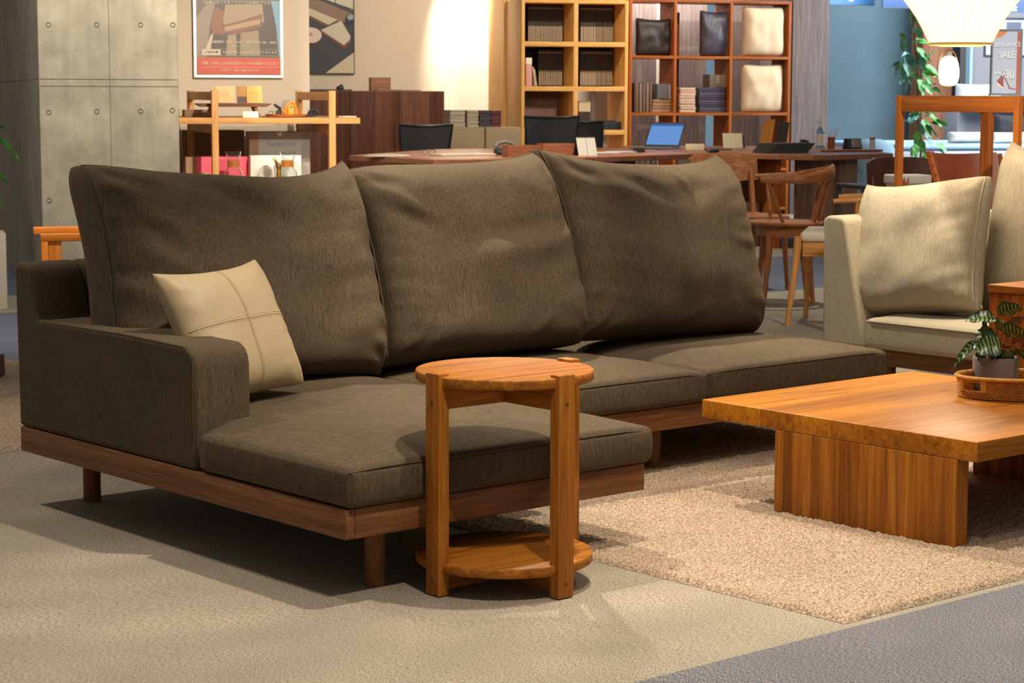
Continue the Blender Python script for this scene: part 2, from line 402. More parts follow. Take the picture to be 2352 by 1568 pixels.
# ================================================================== FLOOR AND RUGS
def floor_material():
    m, nt, b = newmat('woven_carpet')
    tc, mp = coords(nt, (1, 1, 1))
    sx = N(nt, 'ShaderNodeSeparateXYZ'); nt.links.new(tc.outputs['Object'], sx.inputs[0])
    # thin flecks running in wandering rows
    wob = noi(nt, mp.outputs[0], 1.1, 2, .5)
    ad = N(nt, 'ShaderNodeVectorMath', operation='MULTIPLY_ADD'); nt.links.new(wob.outputs['Color'], ad.inputs[0]); ad.inputs[1].default_value = (.5, .5, 0); nt.links.new(tc.outputs['Object'], ad.inputs[2])
    mp2 = N(nt, 'ShaderNodeMapping'); nt.links.new(ad.outputs[0], mp2.inputs[0]); mp2.inputs['Rotation'].default_value = (0, 0, math.radians(38)); mp2.inputs['Scale'].default_value = (120, 560, 1)
    fl = noi(nt, mp2.outputs[0], 1, 3, .75)
    big = noi(nt, mp.outputs[0], 1.6, 3)
    be = ramp(nt, fl.outputs[0], [(.36, lin((78, 73, 70))), (.46, lin((160, 149, 133))), (.62, lin((202, 191, 172)))])
    gr = ramp(nt, fl.outputs[0], [(.36, lin((62, 68, 82))), (.5, lin((118, 120, 130))), (.62, lin((182, 174, 170)))])
    bl = ramp(nt, fl.outputs[0], [(.36, lin((74, 80, 98))), (.5, lin((116, 122, 142))), (.62, lin((156, 160, 172)))])
    def gt(th):
        g = N(nt, 'ShaderNodeMath', operation='GREATER_THAN'); nt.links.new(sx.outputs[1], g.inputs[0]); g.inputs[1].default_value = th; return g.outputs[0]
    c = mixc(nt, gr.outputs[0], be.outputs[0], gt(-.815))
    c = mixc(nt, c, bl.outputs[0], gt(4.55)); c = mixc(nt, c, be.outputs[0], gt(6.35)); c = mixc(nt, c, bl.outputs[0], gt(7.2)); c = mixc(nt, c, be.outputs[0], gt(9.0))
    br = ramp(nt, big.outputs[0], [(.3, (.86, .86, .86, 1)), (.7, (1, 1, 1, 1))])
    nt.links.new(mixc(nt, c, br.outputs[0], 1.0, 'MULTIPLY'), b.inputs['Base Color'])
    b.inputs['Roughness'].default_value = 1; b.inputs['Specular IOR Level'].default_value = .1
    bump(nt, b, fl.outputs[0], .9, .004)
    return m
fl = MB().quadcard([(-8, -6, 0), (26, -6, 0), (26, 26, 0), (-8, 26, 0)]).make('floor', floor_material(), smooth=False); prop(fl, kind='structure')

def shag(name, dark, mid, light):
    m, nt, b = newmat(name)
    tc, mp = coords(nt, (1, 1, 1))
    n1 = noi(nt, mp.outputs[0], 150, 4, .7); n2 = noi(nt, mp.outputs[0], 3, 3)
    r = ramp(nt, n1.outputs[0], [(.34, lin(dark)), (.5, lin(mid)), (.66, lin(light))])
    r2 = ramp(nt, n2.outputs[0], [(.3, (.86, .84, .82, 1)), (.7, (1, 1, 1, 1))])
    nt.links.new(mixc(nt, r.outputs[0], r2.outputs[0], 1, 'MULTIPLY'), b.inputs['Base Color'])
    b.inputs['Roughness'].default_value = 1; b.inputs['Specular IOR Level'].default_value = .05
    b.inputs['Sheen Weight'].default_value = .3; b.inputs['Sheen Tint'].default_value = lin(light)
    bump(nt, b, n1.outputs[0], 1, .006); return m
RUGM = shag('shag_pile', (110, 92, 76), (180, 157, 134), (228, 206, 182))
def rug(name, x0, x1, y0, y1, step, label, seed):
    nx = int((x1-x0)/step); ny = int((y1-y0)/step); mb = MB()
    vs = []; fs = []
    for j in range(ny+1):
        for i in range(nx+1):
            x = x0+(x1-x0)*i/nx; y = y0+(y1-y0)*j/ny
            e = min(i, j, nx-i, ny-j)
            h = .013+.0055*nz(x*95, y*95, seed)+.004*nz(x*38, y*38, seed+3)+random.uniform(-.0016, .0016)
            h *= min(1, e*.5) if e < 2 else 1
            xj = x+.002*nz(x*60, y*60, 9); yj = y+.002*nz(x*60, y*60, 19)
            vs.append((xj, yj, max(.001, h) if e else .0008))
    w = nx+1
    for j in range(ny):
        for i in range(nx): a = j*w+i; fs.append((a, a+1, a+w+1, a+w))
    mb.add(vs, fs); o = mb.make(name, RUGM, angle=180); return prop(o, label, 'rug')
r1 = rug('shag_rug', .79, 2.62, -.79, 1.75, .0062, 'beige shaggy rug under the wooden coffee table', 1)
r2 = rug('shag_rug', .22, 1.5, 2.42, 4.55, .012, 'beige shaggy rug on the floor behind the left end of the dark sofa', 5)

# ================================================================== DARK SOFA
SD, SL = (56, 47, 37), (104, 90, 71)
FZ = fabric('olive_brown_fabric', SD, SL, 'Z', contrast=.8); FY = fabric('olive_brown_fabric_y', SD, SL, 'YZ', contrast=.8)
sofa = thing('sofa', 'long dark olive brown fabric sofa with chaise end on a walnut base', 'sofa', (.0487, .0667, 0))
ZB, ZT = .150, .2212
def rail(x0, x1, y0, y1, ax): MB().rbox(x0, x1, y0, y1, ZB, ZT, .003).make('rail', walnut(ax), sofa)
rail(.0, .028, 0, 1.569, 'Y'); rail(.0285, .958, 0, .028, 'X'); rail(.93, .958, .0285, .642, 'Y')
rail(.9585, 2.66, .642, .67, 'X'); rail(2.632, 2.66, .6705, 1.569, 'Y'); rail(.0285, 2.6315, 1.541, 1.569, 'X')
MB().box(.03, .928, .03, 1.54, .165, .2205).box(.93, 2.63, .672, 1.54, .165, .2205).make('platform', plain('platform_board', (70, 56, 42)), sofa)
for lx, ly in ((.165, .108), (.165, 1.46), (.793, .108), (1.74, .76), (2.5, .76), (2.5, 1.45), (1.3, 1.46)):
    zf = 0.0 if not (.74 < lx+.0487 < 2.62 and ly+.0667 < 1.75) else .012
    MB().tube([(lx, ly, zf), (lx, ly, zf+.003), (lx, ly, .166)], [.0235, .0252, .0252], 28).make('leg', walnut('Z'), sofa)
def softprism(name, poly, a0, a1, mat, r, parent, plane='YZ'):
    o = MB().prism(poly, a0, a1, plane).make(name, mat, parent, smooth=True, angle=60)
    md = o.modifiers.new('bevel', 'BEVEL'); md.width = r; md.segments = 4; md.limit_method = 'ANGLE'; md.angle_limit = math.radians(25); return o
arm = softprism('armrest', [(.640, .222), (.640, .480), (.646, .505), (.660, .524), (.683, .535), (1.0, .540), (1.452, .536), (1.476, .62), (1.508, .676), (1.53, .690), (1.575, .692), (1.583, .67), (1.575, .222)], 0, .172, FZ, .016, sofa)
bk = softprism('backrest', [(1.455, .222), (1.455, .535), (1.476, .62), (1.508, .676), (1.53, .690), (1.575, .692), (1.583, .67), (1.575, .222)], .1725, 2.33, FZ, .014, sofa)
MB().tube([(.003, .648, .25), (.003, .648, .49), (.0035, .668, .520), (.0045, .693, .531), (.0045, 1.0, .5365), (.0045, 1.45, .5305)], .0028, 6).make('piping', FZ, arm)
MB().tube([(.0045, 1.463, .54), (.0045, 1.482, .62), (.0045, 1.512, .670), (.0045, 1.535, .684), (.0045, 1.572, .685)], .0028, 6).make('piping', FZ, arm)
def dome(x0, x1, y0, y1, zm, hgt, seed, ex=.22, notch=None):
    def g(t): t = max(0, min(1, t/ex)); return math.sin(t*PI/2)**.8
    def fn(x, y, z):
        if z > zm:
            k = g(x-x0)*g(x1-x)*g(y-y0)*g(y1-y)
            f = min(1, (z-zm)/.02)
            z -= f*.014*(math.exp(-(x1-x)/.035)+.5*math.exp(-(x-x0)/.03))
            z += f*(hgt*k+k*.005*nz(x*4, y*4, seed)+k*.003*nz(x*11, y*9, seed+4))
        else:
            k = math.sin(max(0, min(1, (z-.222)/.1))*PI)
            if abs(y-y0) < .004: y -= .006*k*(1+nz(x*6, 0, seed))
            if abs(x-x0) < .004: x -= .004*k
            if abs(x-x1) < .004: x += .005*k
        if notch and y > notch: x = max(x, .10)
        return (x, y, z)
    return fn
def seatcushion(x0, x1, y0, y1, seed, mat=FY, par=sofa, z0=.223, z1=.322, hgt=.040, nm='seat_cushion', notch=None):
    mb = MB().rbox(x0, x1, y0, y1, z0, z1, .020, 4, (36, 40, 4), dome(x0, x1, y0, y1, z1-.012, hgt, seed, notch=notch))
    o = mb.make(nm, mat, par, angle=180)
    a = .0035; z = z1-.008
    if notch: y1 = notch
    pth = [(x0+a+.012, y1-.05, z), (x0+a, y1-.08, z)]+[(x0+a, y1-(y1-y0)*k/10, z) for k in range(2, 10)]+[(x0+a+.001, y0+.02, z), (x0+.006, y0+.005, z), (x0+.02, y0+a-.002, z)]
    pth += [(x0+(x1-x0)*k/10, y0+a-.003, z) for k in range(1, 10)]+[(x1-.02, y0+a-.002, z), (x1-.006, y0+.005, z), (x1-a, y0+.02, z)]+[(x1-a, y0+(y1-y0)*k/10, z) for k in range(1, 9)]
    pth = [(q[0], q[1], q[2]-.014*(math.exp(-(x1-q[0])/.035)+.5*math.exp(-(q[0]-x0)/.03))) for q in pth]
    MB().tube(pth, .0024, 6).make('piping', mat, o); return o
seatcushion(-.002, .973, -.018, 1.30, 1, notch=.638)
seatcushion(.977, 1.846, .624, 1.45, 5)
seatcushion(1.850, 2.712, .624, 1.45, 9)
OX = Vector((-.0487, -.0667, 0))
def backcushion(xl0, xr0, xl1, xr1, seed, t=.27, zt=.97, **k):
    base = Vector(((xl0+xr0)/2, 1.215, .352))+OX; top = Vector(((xl1+xr1)/2, 1.400, zt))+OX
    o, p = pillow('back_cushion', sofa, (xr0-xl0+xr1-xl1)/2, (top-base).length, t, FZ, seed=seed, **k)
    lean(o, base, (1, 0, 0), top); return o
CK = dict(pinch_side=.045, p=5, q=.50, n=80, pipe=True, bulge_low=.10, gus=.115, slump=.055, rnd=.03)
backcushion(.115, .985, .110, 1.075, 3, t=.20, pinch_top=.135, pe=3.2, wr=.016, soft=.013, ears=(.75, 1.85), zt=.968,
    folds=((-.25, .75, .30, .28, -.016, .10), (.25, .25, .95, .45, -.008, .16), (-.95, .55, -.55, .25, .012, .07), (-.95, .15, -.5, -.15, .012, .07), (-.95, -.3, -.45, -.5, .012, .07), (.45, .95, .55, .55, .010, .07), (-.9, .35, -.6, .1, -.012, .06)), **CK)
backcushion(.985, 1.86, 1.04, 1.795, 11, t=.20, pinch_top=.07, pe=2.6, wr=.010, soft=.013, ears=(.6, 1.5), zt=.966,
    folds=((-.35, .06, .98, .22, -.014, .13), (-.3, -.12, .9, .05, .014, .12), (-.95, .65, -.5, .35, .014, .07), (-.9, .45, -.45, .2, -.014, .07), (.3, -.95, .45, -.7, .012, .06), (.8, .95, .85, .6, .010, .05)), **CK)
CK['gus'] = .10
backcushion(1.815, 2.67, 1.835, 2.705, 23, t=.19, pinch_top=.115, pe=2.8, wr=.013, soft=.012, ears=(1.5, 1.6), zt=.962,
    folds=((-.6, .80, .0, .45, -.014, .10), (.0, .45, .6, .60, -.010, .12), (.15, .85, .3, .5, .010, .06), (-.1, -.95, .2, -.75, .012, .06), (.95, -.1, .6, .0, .008, .06)), **CK)

# leather throw pillow
LEA = plain('cream_leather', (176, 156, 122), .55, var=.03, scale=260, bmp=.25)
tp = thing('throw_pillow', 'cream leather square throw pillow with cross stitched seams on the dark sofa', 'pillow', (.356, .890, .364))
o, pf = pillow('cover', tp, .410, .385, .15, LEA, pinch_top=.14, pinch_bot=.05, pinch_side=.07, p=3.2, q=.55, n=50, seed=31, wr=.006, soft=.003, rnd=.03, pe=2.6)
pos_ = [pf(0, -1+2*k/30, -1) for k in range(31)]; pos2 = [pf(-1+2*k/30, .02, -1) for k in range(31)]
def lift(ps, dx=0, dz=0, d=.0006): return [(p[0]+dx, p[1]-d, p[2]+dz) for p in ps]
MB().tube(lift(pos_), .0013, 6).tube(lift(pos2), .0013, 6).make('seam', LEA, o)
ST = plain('stitch_thread', (160, 136, 100), .8)
mb = MB()
for ps, dx, dz in ((pos_, .006, 0), (pos_, -.006, 0), (pos2, 0, .006), (pos2, 0, -.006)):
    q = lift(ps, dx, dz, .0002)
    for a, b_ in zip(q[2:-2], q[3:-1]):
        for t in (0, .33, .66):
            A = Vector(a).lerp(Vector(b_), t); B_ = Vector(a).lerp(Vector(b_), t+.2); mb.tube([A, B_], .0006, 4)
mb.make('stitching', ST, o)
lean(o, (0, 0, 0), (.969, .245, .032), (-.136, .422, .896))

# ================================================================== ROUND SIDE TABLE
st = thing('side_table', 'round two-tier wooden side table standing against the chaise', 'side table', (.473, .003, 0))
def disc(z0, z1, name, ax='X'):
    rot = MB().lathe([(.0, z0), (.209, z0), (.2115, z0+.0015), (.213, z0+.004), (.213, z1-.004), (.2115, z1-.001), (.209, z1), (.0, z1)], 96, cap=False)
    return rot.make(name, teak('X'), st, angle=50)
disc(.4955, .520, 'table_top'); disc(.056, .080, 'lower_shelf')
pegm = walnut('Z')
for k, (dx, dy) in enumerate(((-1, 0), (0, -1), (1, 0))):
    # leg block set into the rim: 50 mm wide, 30 mm deep
    mb = MB().rbox(.190, .222, -.025, .025, 0.002, .527, .003)
    a = math.atan2(dy, dx); lg = mb.make('leg', teak('Z'), st); lg.rotation_euler = (0, 0, a)
    for z in (.458, .034): MB().tube([(.2195, 0, z), (.2226, 0, z)], .0045, 16).make('peg', plain('dark_peg', (84, 50, 28), .5), lg)
    MB().rbox(.0 if k else -.0, .1895, -.009, .009, .440, .495, .002).make('stretcher', teak('X'), st).rotation_euler = (0, 0, a)
    MB().rbox(.0, .1895, -.009, .009, .012, .0555, .002).make('stretcher', teak('X'), st).rotation_euler = (0, 0, a)

# ================================================================== COFFEE TABLE
ctx, cty = 2.048, -.079
ct = thing('coffee_table', 'low square teak coffee table with slab legs standing on the beige rug', 'coffee table', (ctx, cty, .012))
MB().rbox(-.481, .481, -.483, .483, .231, .2836, .003).make('table_top', wood('teak_top', (126, 74, 18), (190, 120, 32), (208, 142, 46), 'X', .42, (1, .128), coat=.10), ct)
for x0 in (-.4815, .428):
    MB().rbox(x0 if x0 < 0 else x0, x0+.053, -.421, .200, 0, .2305, .003).make('slab_leg', wood('teak_slab', (108, 62, 18), (166, 102, 32), (192, 128, 46), 'Z', .5, (1, .0335)), ct)

# ---- rattan tray
tc0 = Vector((2.345, -.105, .2958))-Vector((fwd.x, fwd.y, 0))*.05
tray = thing('rattan_tray', 'oval woven rattan tray with cut-out handles on the coffee table', 'tray', tc0, math.atan2(RGT.y, RGT.x))
RAT = plain('rattan', (190, 122, 42), .5, var=.14, scale=60); RAT2 = plain('rattan_light', (214, 156, 72), .45, var=.1, scale=60)
A_, B_2 = .172, .118
def ring(mb, a, b, z, r, wave=0, ph=0, n=220, gaps=True, n8=5):
    pts = []; runs = []
    for k in range(n+1):
        t = 2*PI*k/n; w_ = wave*math.sin(t*60+ph)
        ang = math.degrees(t) % 360
        open_ = gaps and (196 < ang < 226 or 16 < ang < 46)
        if open_:
            if len(pts) > 1: runs.append(pts)
            pts = []
        else: pts.append(((a+w_)*math.cos(t), (b+w_)*math.sin(t), z))
    if len(pts) > 1: runs.append(pts)
    for p in runs: mb.tube(p, r, n8)
mb = MB()
zs = [.004+.0048*i for i in range(12)]
for i, z in enumerate(zs):
    fl_ = .004*(i/11)
    ring(mb, A_-.008+fl_, B_2-.008+fl_, z, .0028, .0016, PI*(i % 2), gaps=4 < i < 10)
mb.make('woven_wall', RAT, tray)
mb = MB(); ring(mb, A_, B_2, .0620, .0052, .0, gaps=False, n8=8)
for k in range(150):
    t = 2*PI*k/150; x, y = A_*math.cos(t), B_2*math.sin(t)
    mb.tube([(x*1.0-.0058*math.cos(t), y-.0058*math.sin(t), .0610), (x, y, .0677), (x+.0058*math.cos(t), y+.0058*math.sin(t), .0610)], .0016, 4)
mb.make('rim', RAT2, tray)
for ang in (194, 228, 14, 48):
    mb = MB()
    for d in (-2, 0, 2):
        t = math.radians(ang+d); mb.tube([((A_-.004)*math.cos(t), (B_2-.004)*math.sin(t), .022), ((A_-.002)*math.cos(t), (B_2-.002)*math.sin(t), .058)], .0042, 6)
    mb.make('handle_binding', RAT2, tray)
mb = MB()
for k in range(26):
    f = k/26; mb.tube([((A_-.014)*(1-f)*math.cos(t)+0, (B_2-.014)*(1-f)*math.sin(t), .0045) for t in [2*PI*j/72 for j in range(72)]], .0028, 4, closed=True)
mb.lathe([(0, .0006), (.92, .0006), (.92, .0024), (0, .0024)], 60, sx=A_-.008, sy=B_2-.008, cap=False)
mb.make('woven_base', RAT, tray)

# ---- potted prayer plant
pp = thing('potted_plant', 'small prayer plant with striped leaves in a grey cement pot in the rattan tray', 'potted plant', (2.340, -.045, .3035))
CEM = plain('cement', (122, 116, 114), .85, var=.07, scale=70, bmp=.25)
pp.scale = (1.17, 1.17, 1.0); pp.location.x += .008
MB().lathe([(0, 0), (.052, 0), (.0545, .002), (.0565, .01), (.0575, .090), (.0565, .096), (.0545, .0975), (.0515, .096), (.0505, .088), (.049, .082), (0, .082)], 64, cap=False).make('pot', CEM, pp)
mb = MB()
for k in range(170):
    a = random.uniform(0, 2*PI); r = .046*math.sqrt(random.random()); x, y = r*math.cos(a), r*math.sin(a)
    d = random.uniform(0, 2*PI); L = random.uniform(.008, .02)
    mb.tube([(x, y, .083), (x+L*.5*math.cos(d), y+L*.5*math.sin(d), .0865+random.uniform(0, .010)), (x+L*math.cos(d)*.9, y+L*math.sin(d)*.9, .084)], .0007, 3)
mb.lathe([(0, .0825), (.0488, .0825)], 30, cap=False)
prop(mb.make('coir_mulch', plain('coir', (150, 98, 54), .9), pp), kind='stuff')
def leafmat(under=False):
    m, nt, b = newmat('striped_leaf_brown_under' if under else 'striped_leaf'); uvn = N(nt, 'ShaderNodeUVMap')
    sx = N(nt, 'ShaderNodeSeparateXYZ'); nt.links.new(uvn.outputs[0], sx.inputs[0])
    # dark feather marks off the midrib on a pale green blade
    a = N(nt, 'ShaderNodeMath', operation='ABSOLUTE'); s1 = N(nt, 'ShaderNodeMath', operation='SUBTRACT'); nt.links.new(sx.outputs[0], s1.inputs[0]); s1.inputs[1].default_value = .5; nt.links.new(s1.outputs[0], a.inputs[0])
    m1 = N(nt, 'ShaderNodeMath', operation='MULTIPLY_ADD'); nt.links.new(a.outputs[0], m1.inputs[0]); m1.inputs[1].default_value = -9; 
    m2 = N(nt, 'ShaderNodeMath', operation='MULTIPLY'); nt.links.new(sx.outputs[1], m2.inputs[0]); m2.inputs[1].default_value = 46; nt.links.new(m2.outputs[0], m1.inputs[2])
    si = N(nt, 'ShaderNodeMath', operation='SINE'); nt.links.new(m1.outputs[0], si.inputs[0])
    r = ramp(nt, si.outputs[0], [(.35, lin((36, 66, 34))), (.55, lin((150, 166, 84)))])
    ed = ramp(nt, a.outputs[0], [(.34, (0, 0, 0, 1)), (.40, (1, 1, 1, 1))])
    c = mixc(nt, r.outputs[0], lin((34, 66, 44)), ed.outputs[0]); geo = N(nt, 'ShaderNodeNewGeometry')
    if under: c = mixc(nt, c, lin((134, 78, 40)), geo.outputs['Backfacing'])
    nt.links.new(c, b.inputs['Base Color']); b.inputs['Roughness'].default_value = .35; return m
LM = leafmat(); LU = leafmat(True); DRY = plain('dry_leaf', (156, 98, 46), .6, var=.2, scale=80)
def leaf(parent, base, tip_dir, L, wd, droop, roll=0, mat=LM, curl=.3, stem_from=(0, 0, .072)):
    base = Vector(base); d = Vector(tip_dir).normalized(); side = d.cross(Vector((0, 0, 1)))
    side = side.normalized() if side.length > .05 else Vector((1, 0, 0)); nrm = side.cross(d)
    side = side*math.cos(roll)+nrm*math.sin(roll); nrm = side.cross(d)
    nu, nv = 6, 12; vs = []; fs = []; uv = []
    for j in range(nv+1):
        t = j/nv; c = base+d*(L*t)+Vector((0, 0, -droop*L*t*t))
        hw = wd/2*math.sin(PI*min(1, t**.75*.97+.02))**.75*(1 if t < .99 else .1)
        for i in range(nu+1):
            s_ = -1+2*i/nu
            vs.append(c+side*(hw*s_)+nrm*(curl*hw*abs(s_)**1.5+.004*math.sin(t*15+s_*2+L*90)*abs(s_)))
            uv.append((i/nu, t))
    for j in range(nv):
        for i in range(nu): a = j*(nu+1)+i; fs.append((a, a+1, a+nu+2, a+nu+1))
    me = bpy.data.meshes.new('leaf'); me.from_pydata([tuple(v) for v in vs], [], fs); me.materials.append(mat)
    ul = me.uv_layers.new(name='UVMap')
    for p in me.polygons:
        for li in p.loop_indices: ul.data[li].uv = uv[me.loops[li].vertex_index]
    me.polygons.foreach_set('use_smooth', [True]*len(me.polygons))
    o = bpy.data.objects.new('leaf', me); COL.objects.link(o); o.parent = parent
    if stem_from is not None:
        s0 = Vector(stem_from); mid = s0.lerp(base, .5)+Vector((0, 0, .012)); mid.x = s0.x*.6+base.x*.4; mid.y = s0.y*.6+base.y*.4
        MB().tube([s0, mid, base, base+d*L*.3], [.0011, .001, .0009, .0005], 5).make('stem', plain('plant_stem', (120, 66, 44), .5), o)
    return o
R_ = Vector((RGT.x, RGT.y, 0)); V_ = Vector((fwd.x, fwd.y, 0)).normalized()
def rv(a, b, z): return R_*a+V_*b+Vector((0, 0, z))
# base of blade (right, back, up), direction, length, width, droop
for (a, b, z), (da, db, dz), L, wd, dr, ro, mt in [
    ((.004, .0, .215), (.75, -.25, .30), .058, .044, .1, .9, LM), ((.002, -.004, .196), (-.95, -.2, .30), .078, .036, .35, .7, LU),
    ((-.022, .0, .140), (-.12, 0, 1), .044, .022, 0, 1.2, LU), ((.014, -.02, .160), (.75, -.6, .15), .062, .050, .25, .9, LM),
    ((.034, .01, .172), (.7, -.1, .7), .056, .024, .2, 1.0, LU), ((.006, -.030, .128), (-.85, -.35, .05), .066, .058, .30, 1.1, LM),
    ((-.040, -.02, .132), (-.85, -.1, -.25), .062, .020, .9, 1.0, LM), ((-.012, -.035, .072), (-.10, -.1, 1), .048, .036, 0, 1.55, LM),
    ((.012, -.035, .072), (.18, -.1, 1), .044, .034, 0, 1.55, LM), ((-.032, -.025, .074), (-.35, -.1, .9), .040, .020, 0, 1.5, LM),
    ((.004, -.035, .112), (.75, -.3, .35), .052, .013, .1, .9, DRY), ((-.008, -.035, .106), (.9, -.4, .28), .046, .010, .1, .5, DRY),
    ((.032, -.02, .128), (1, -.2, .12), .050, .034, .3, 1.0, LU), ((.038, -.01, .100), (1, -.3, -.15), .048, .026, .4, .9, LM),
    ((.030, .02, .145), (.9, .3, .35), .052, .044, .3, .9, LM), ((-.008, .02, .135), (-.4, .4, .6), .046, .036, .3, 1.0, LM),
    ((.000, .0, .170), (.2, -.5, .5), .046, .036, .3, 1.1, LM), ((.02, .0, .10), (.5, -.5, .5), .04, .03, .3, 1.1, LU), ((-.02, -.02, .105), (-.6, -.5, .5), .036, .026, .4, 1.2, LM)]:
    leaf(pp, rv(a*1.1-.004, b, z+.012), rv(da, db, dz), L*1.15, wd*1.35, dr, ro, mt, stem_from=rv(a*.45, b*.3, .083))

# ================================================================== BEIGE SOFA
BD, BL_ = (146, 136, 112), (192, 182, 158)
BF = fabric('beige_fabric', BD, BL_, 'Z', contrast=.8); BFY = fabric('beige_fabric_x', BD, BL_, 'XZ', contrast=.8)
bs = thing('sofa', 'beige fabric sofa on a walnut base at the right, facing the coffee table', 'sofa', (3.25, 0, 0))
MB().rbox(.06, .085, -1.3, 1.36, .170, .236, .003).make('rail', walnut('Y'), bs)
MB().rbox(.0855, .9, 1.335, 1.36, .170, .236, .003).make('rail', walnut('X'), bs)
MB().box(.09, .88, -1.28, 1.33, .18, .2355).make('platform', plain('platform_board', (70, 56, 42)), bs)
for lx, ly in ((.18, 1.22), (.78, 1.22), (.18, -1.1), (.78, -1.1)): MB().tube([(lx, ly, 0), (lx, ly, .181)], .025, 20).make('leg', walnut('Z'), bs)
softprism('armrest', [(1.20, .237), (1.222, .34), (1.30, .70), (1.318, .716), (1.385, .720), (1.408, .705), (1.40, .237)], 0.0, .93, BF, .018, bs, 'YZ')
softprism('backrest', [(.80, .237), (.87, .70), (.885, .72), (.95, .72), (.965, .70), (.93, .237)], -1.3, 1.19, BF, .015, bs, 'XZ')
def dome2(x, y, z):
    if z > .335:
        g = lambda t: math.sin(max(0, min(1, t/.12))*PI/2); z += .022*g(x)*g(.80-x)*g(1.2-y)*g(y-.02)
    return (x, y, z)
sc_ = MB().rbox(0, .80, .02, 1.198, .238, .347, .02, 4, (20, 24, 3), dome2).make('seat_cushion', BFY, bs, angle=180)
MB().tube([(.004, .04, .338)]+[(-.0005, .06+1.1*k/8, .339) for k in range(9)]+[(.004, 1.19, .338), (.03, 1.196, .338)], .003, 6).make('piping', BFY, sc_)
MB().rbox(0, .80, -1.19, .016, .238, .347, .02, 4, (20, 24, 3), lambda x, y, z: (x, y, z+(.02*math.sin(max(0, min(1, x/.15))*PI/2) if z > .335 else 0))).make('seat_cushion', BFY, bs, angle=180)
o, _ = pillow('back_cushion', bs, .74, .64, .26, BF, pinch_top=.12, rnd=.01, gus=.10, p=5, q=.5, seed=41, n=44, wr=.012, pipe=True, ears=(1.6, 1))
lean(o, (.47, .62, .352), (0, -1, 0), (.63, .64, .985))
o, _ = pillow('back_cushion', bs, .74, .64, .26, BF, pinch_top=.12, rnd=.01, gus=.10, p=5, q=.5, seed=47, n=30, wr=.012, pipe=True)
lean(o, (.47, -.16, .352), (0, -1, 0), (.63, -.14, .985))
bp = thing('cushion', 'square beige fabric cushion with piped edges leaning on the arm of the beige sofa', 'cushion', (3.375, 1.065, .368))
o, _ = pillow('cover', bp, .53, .50, .20, BF, pinch_top=.07, pinch_bot=.02, pinch_side=.06, p=4, q=.5, seed=53, n=50, wr=.008, soft=.008, pipe=True, pipe_r=.0035, ears=(1.4, 1), rnd=.02, gus=.06)
lean(o, (0, 0, 0), (.05, -1, 0), (.15, .075, .475))

# wooden side box behind the plant
wb = thing('side_table', 'orange-toned wooden box side table between coffee table and beige sofa', 'side table', (2.93, .10, 0), 0)
MB().rbox(-.15, .15, -.20, .20, 0, .540, .003).make('body', cherry('Z'), wb); MB().rbox(-.155, .155, -.205, .205, .5405, .566, .003).make('top', teak('Y'), wb)

# ================================================================== CONCRETE PILLAR
def concrete():
    m, nt, b = newmat('board_marked_concrete'); tc, mp = coords(nt, (1, 1, 1))
    n1 = noi(nt, mp.outputs[0], 5, 6, .65); n2 = noi(nt, mp.outputs[0], 60, 3)
    mp2 = N(nt, 'ShaderNodeMapping'); nt.links.new(tc.outputs['Object'], mp2.inputs[0]); mp2.inputs['Scale'].default_value = (26, 26, 2.2); n3 = noi(nt, mp2.outputs[0], 1, 4)
    r = ramp(nt, n1.outputs[0], [(.3, lin((140, 132, 114))), (.7, lin((176, 168, 148)))])
    r2 = ramp(nt, n3.outputs[0], [(.35, (.84, .84, .84, 1)), (.6, (1, 1, 1, 1))])
    nt.links.new(mixc(nt, r.outputs[0], r2.outputs[0], .6, 'MULTIPLY'), b.inputs['Base Color']); b.inputs['Roughness'].default_value = .85
    bump(nt, b, n2.outputs[0], .3, .003); return m
CON = concrete()
pu0, pz = bpx(92, 300, 10.7); pu1, _ = bpx(412, 300, 10.7)
mb = MB().rbox(pu0, pu1, 10.7, 15.6, 0, 3.0, .006)
pil = mb.make('wall_pillar', CON, loc=C0); pil.rotation_euler = (0, 0, BZ); prop(pil, kind='structure')
# tie holes and joints
JM = plain('joint_shadow_gap', (96, 92, 84), .9)
mb = MB()
hole = []
for px, py in ((111, 57), (222, 57), (323, 57), (397, 57), (112, 258), (222, 256), (323, 255), (396, 253), (113, 460), (222, 458), (323, 456), (396, 454)):
    u, z = bpx(px, py, 10.7); r = .011
    mb.tube([(u+r*math.cos(a), 10.699, z+r*math.sin(a)) for a in [2*PI*k/16 for k in range(16)]], .0022, 5, closed=True)
    vs = [(u, 10.6985, z)]
u, _ = bpx(254.5, 300, 10.7); mb.box(u-.0012, u+.0012, 10.698, 10.7005, 0, 3)
for py in (182, 198): z = bpx(250, py, 10.7)[1]; mb.box(pu0+.004, pu1-.004, 10.698, 10.7005, z-.0012, z+.0012)
z = bpx(250, 182, 10.7)[1]; mb.box(pu0-.002, pu0+.0005, 10.71, 15.6, z-.0012, z+.0012)
o = mb.make('joint', JM, pil)

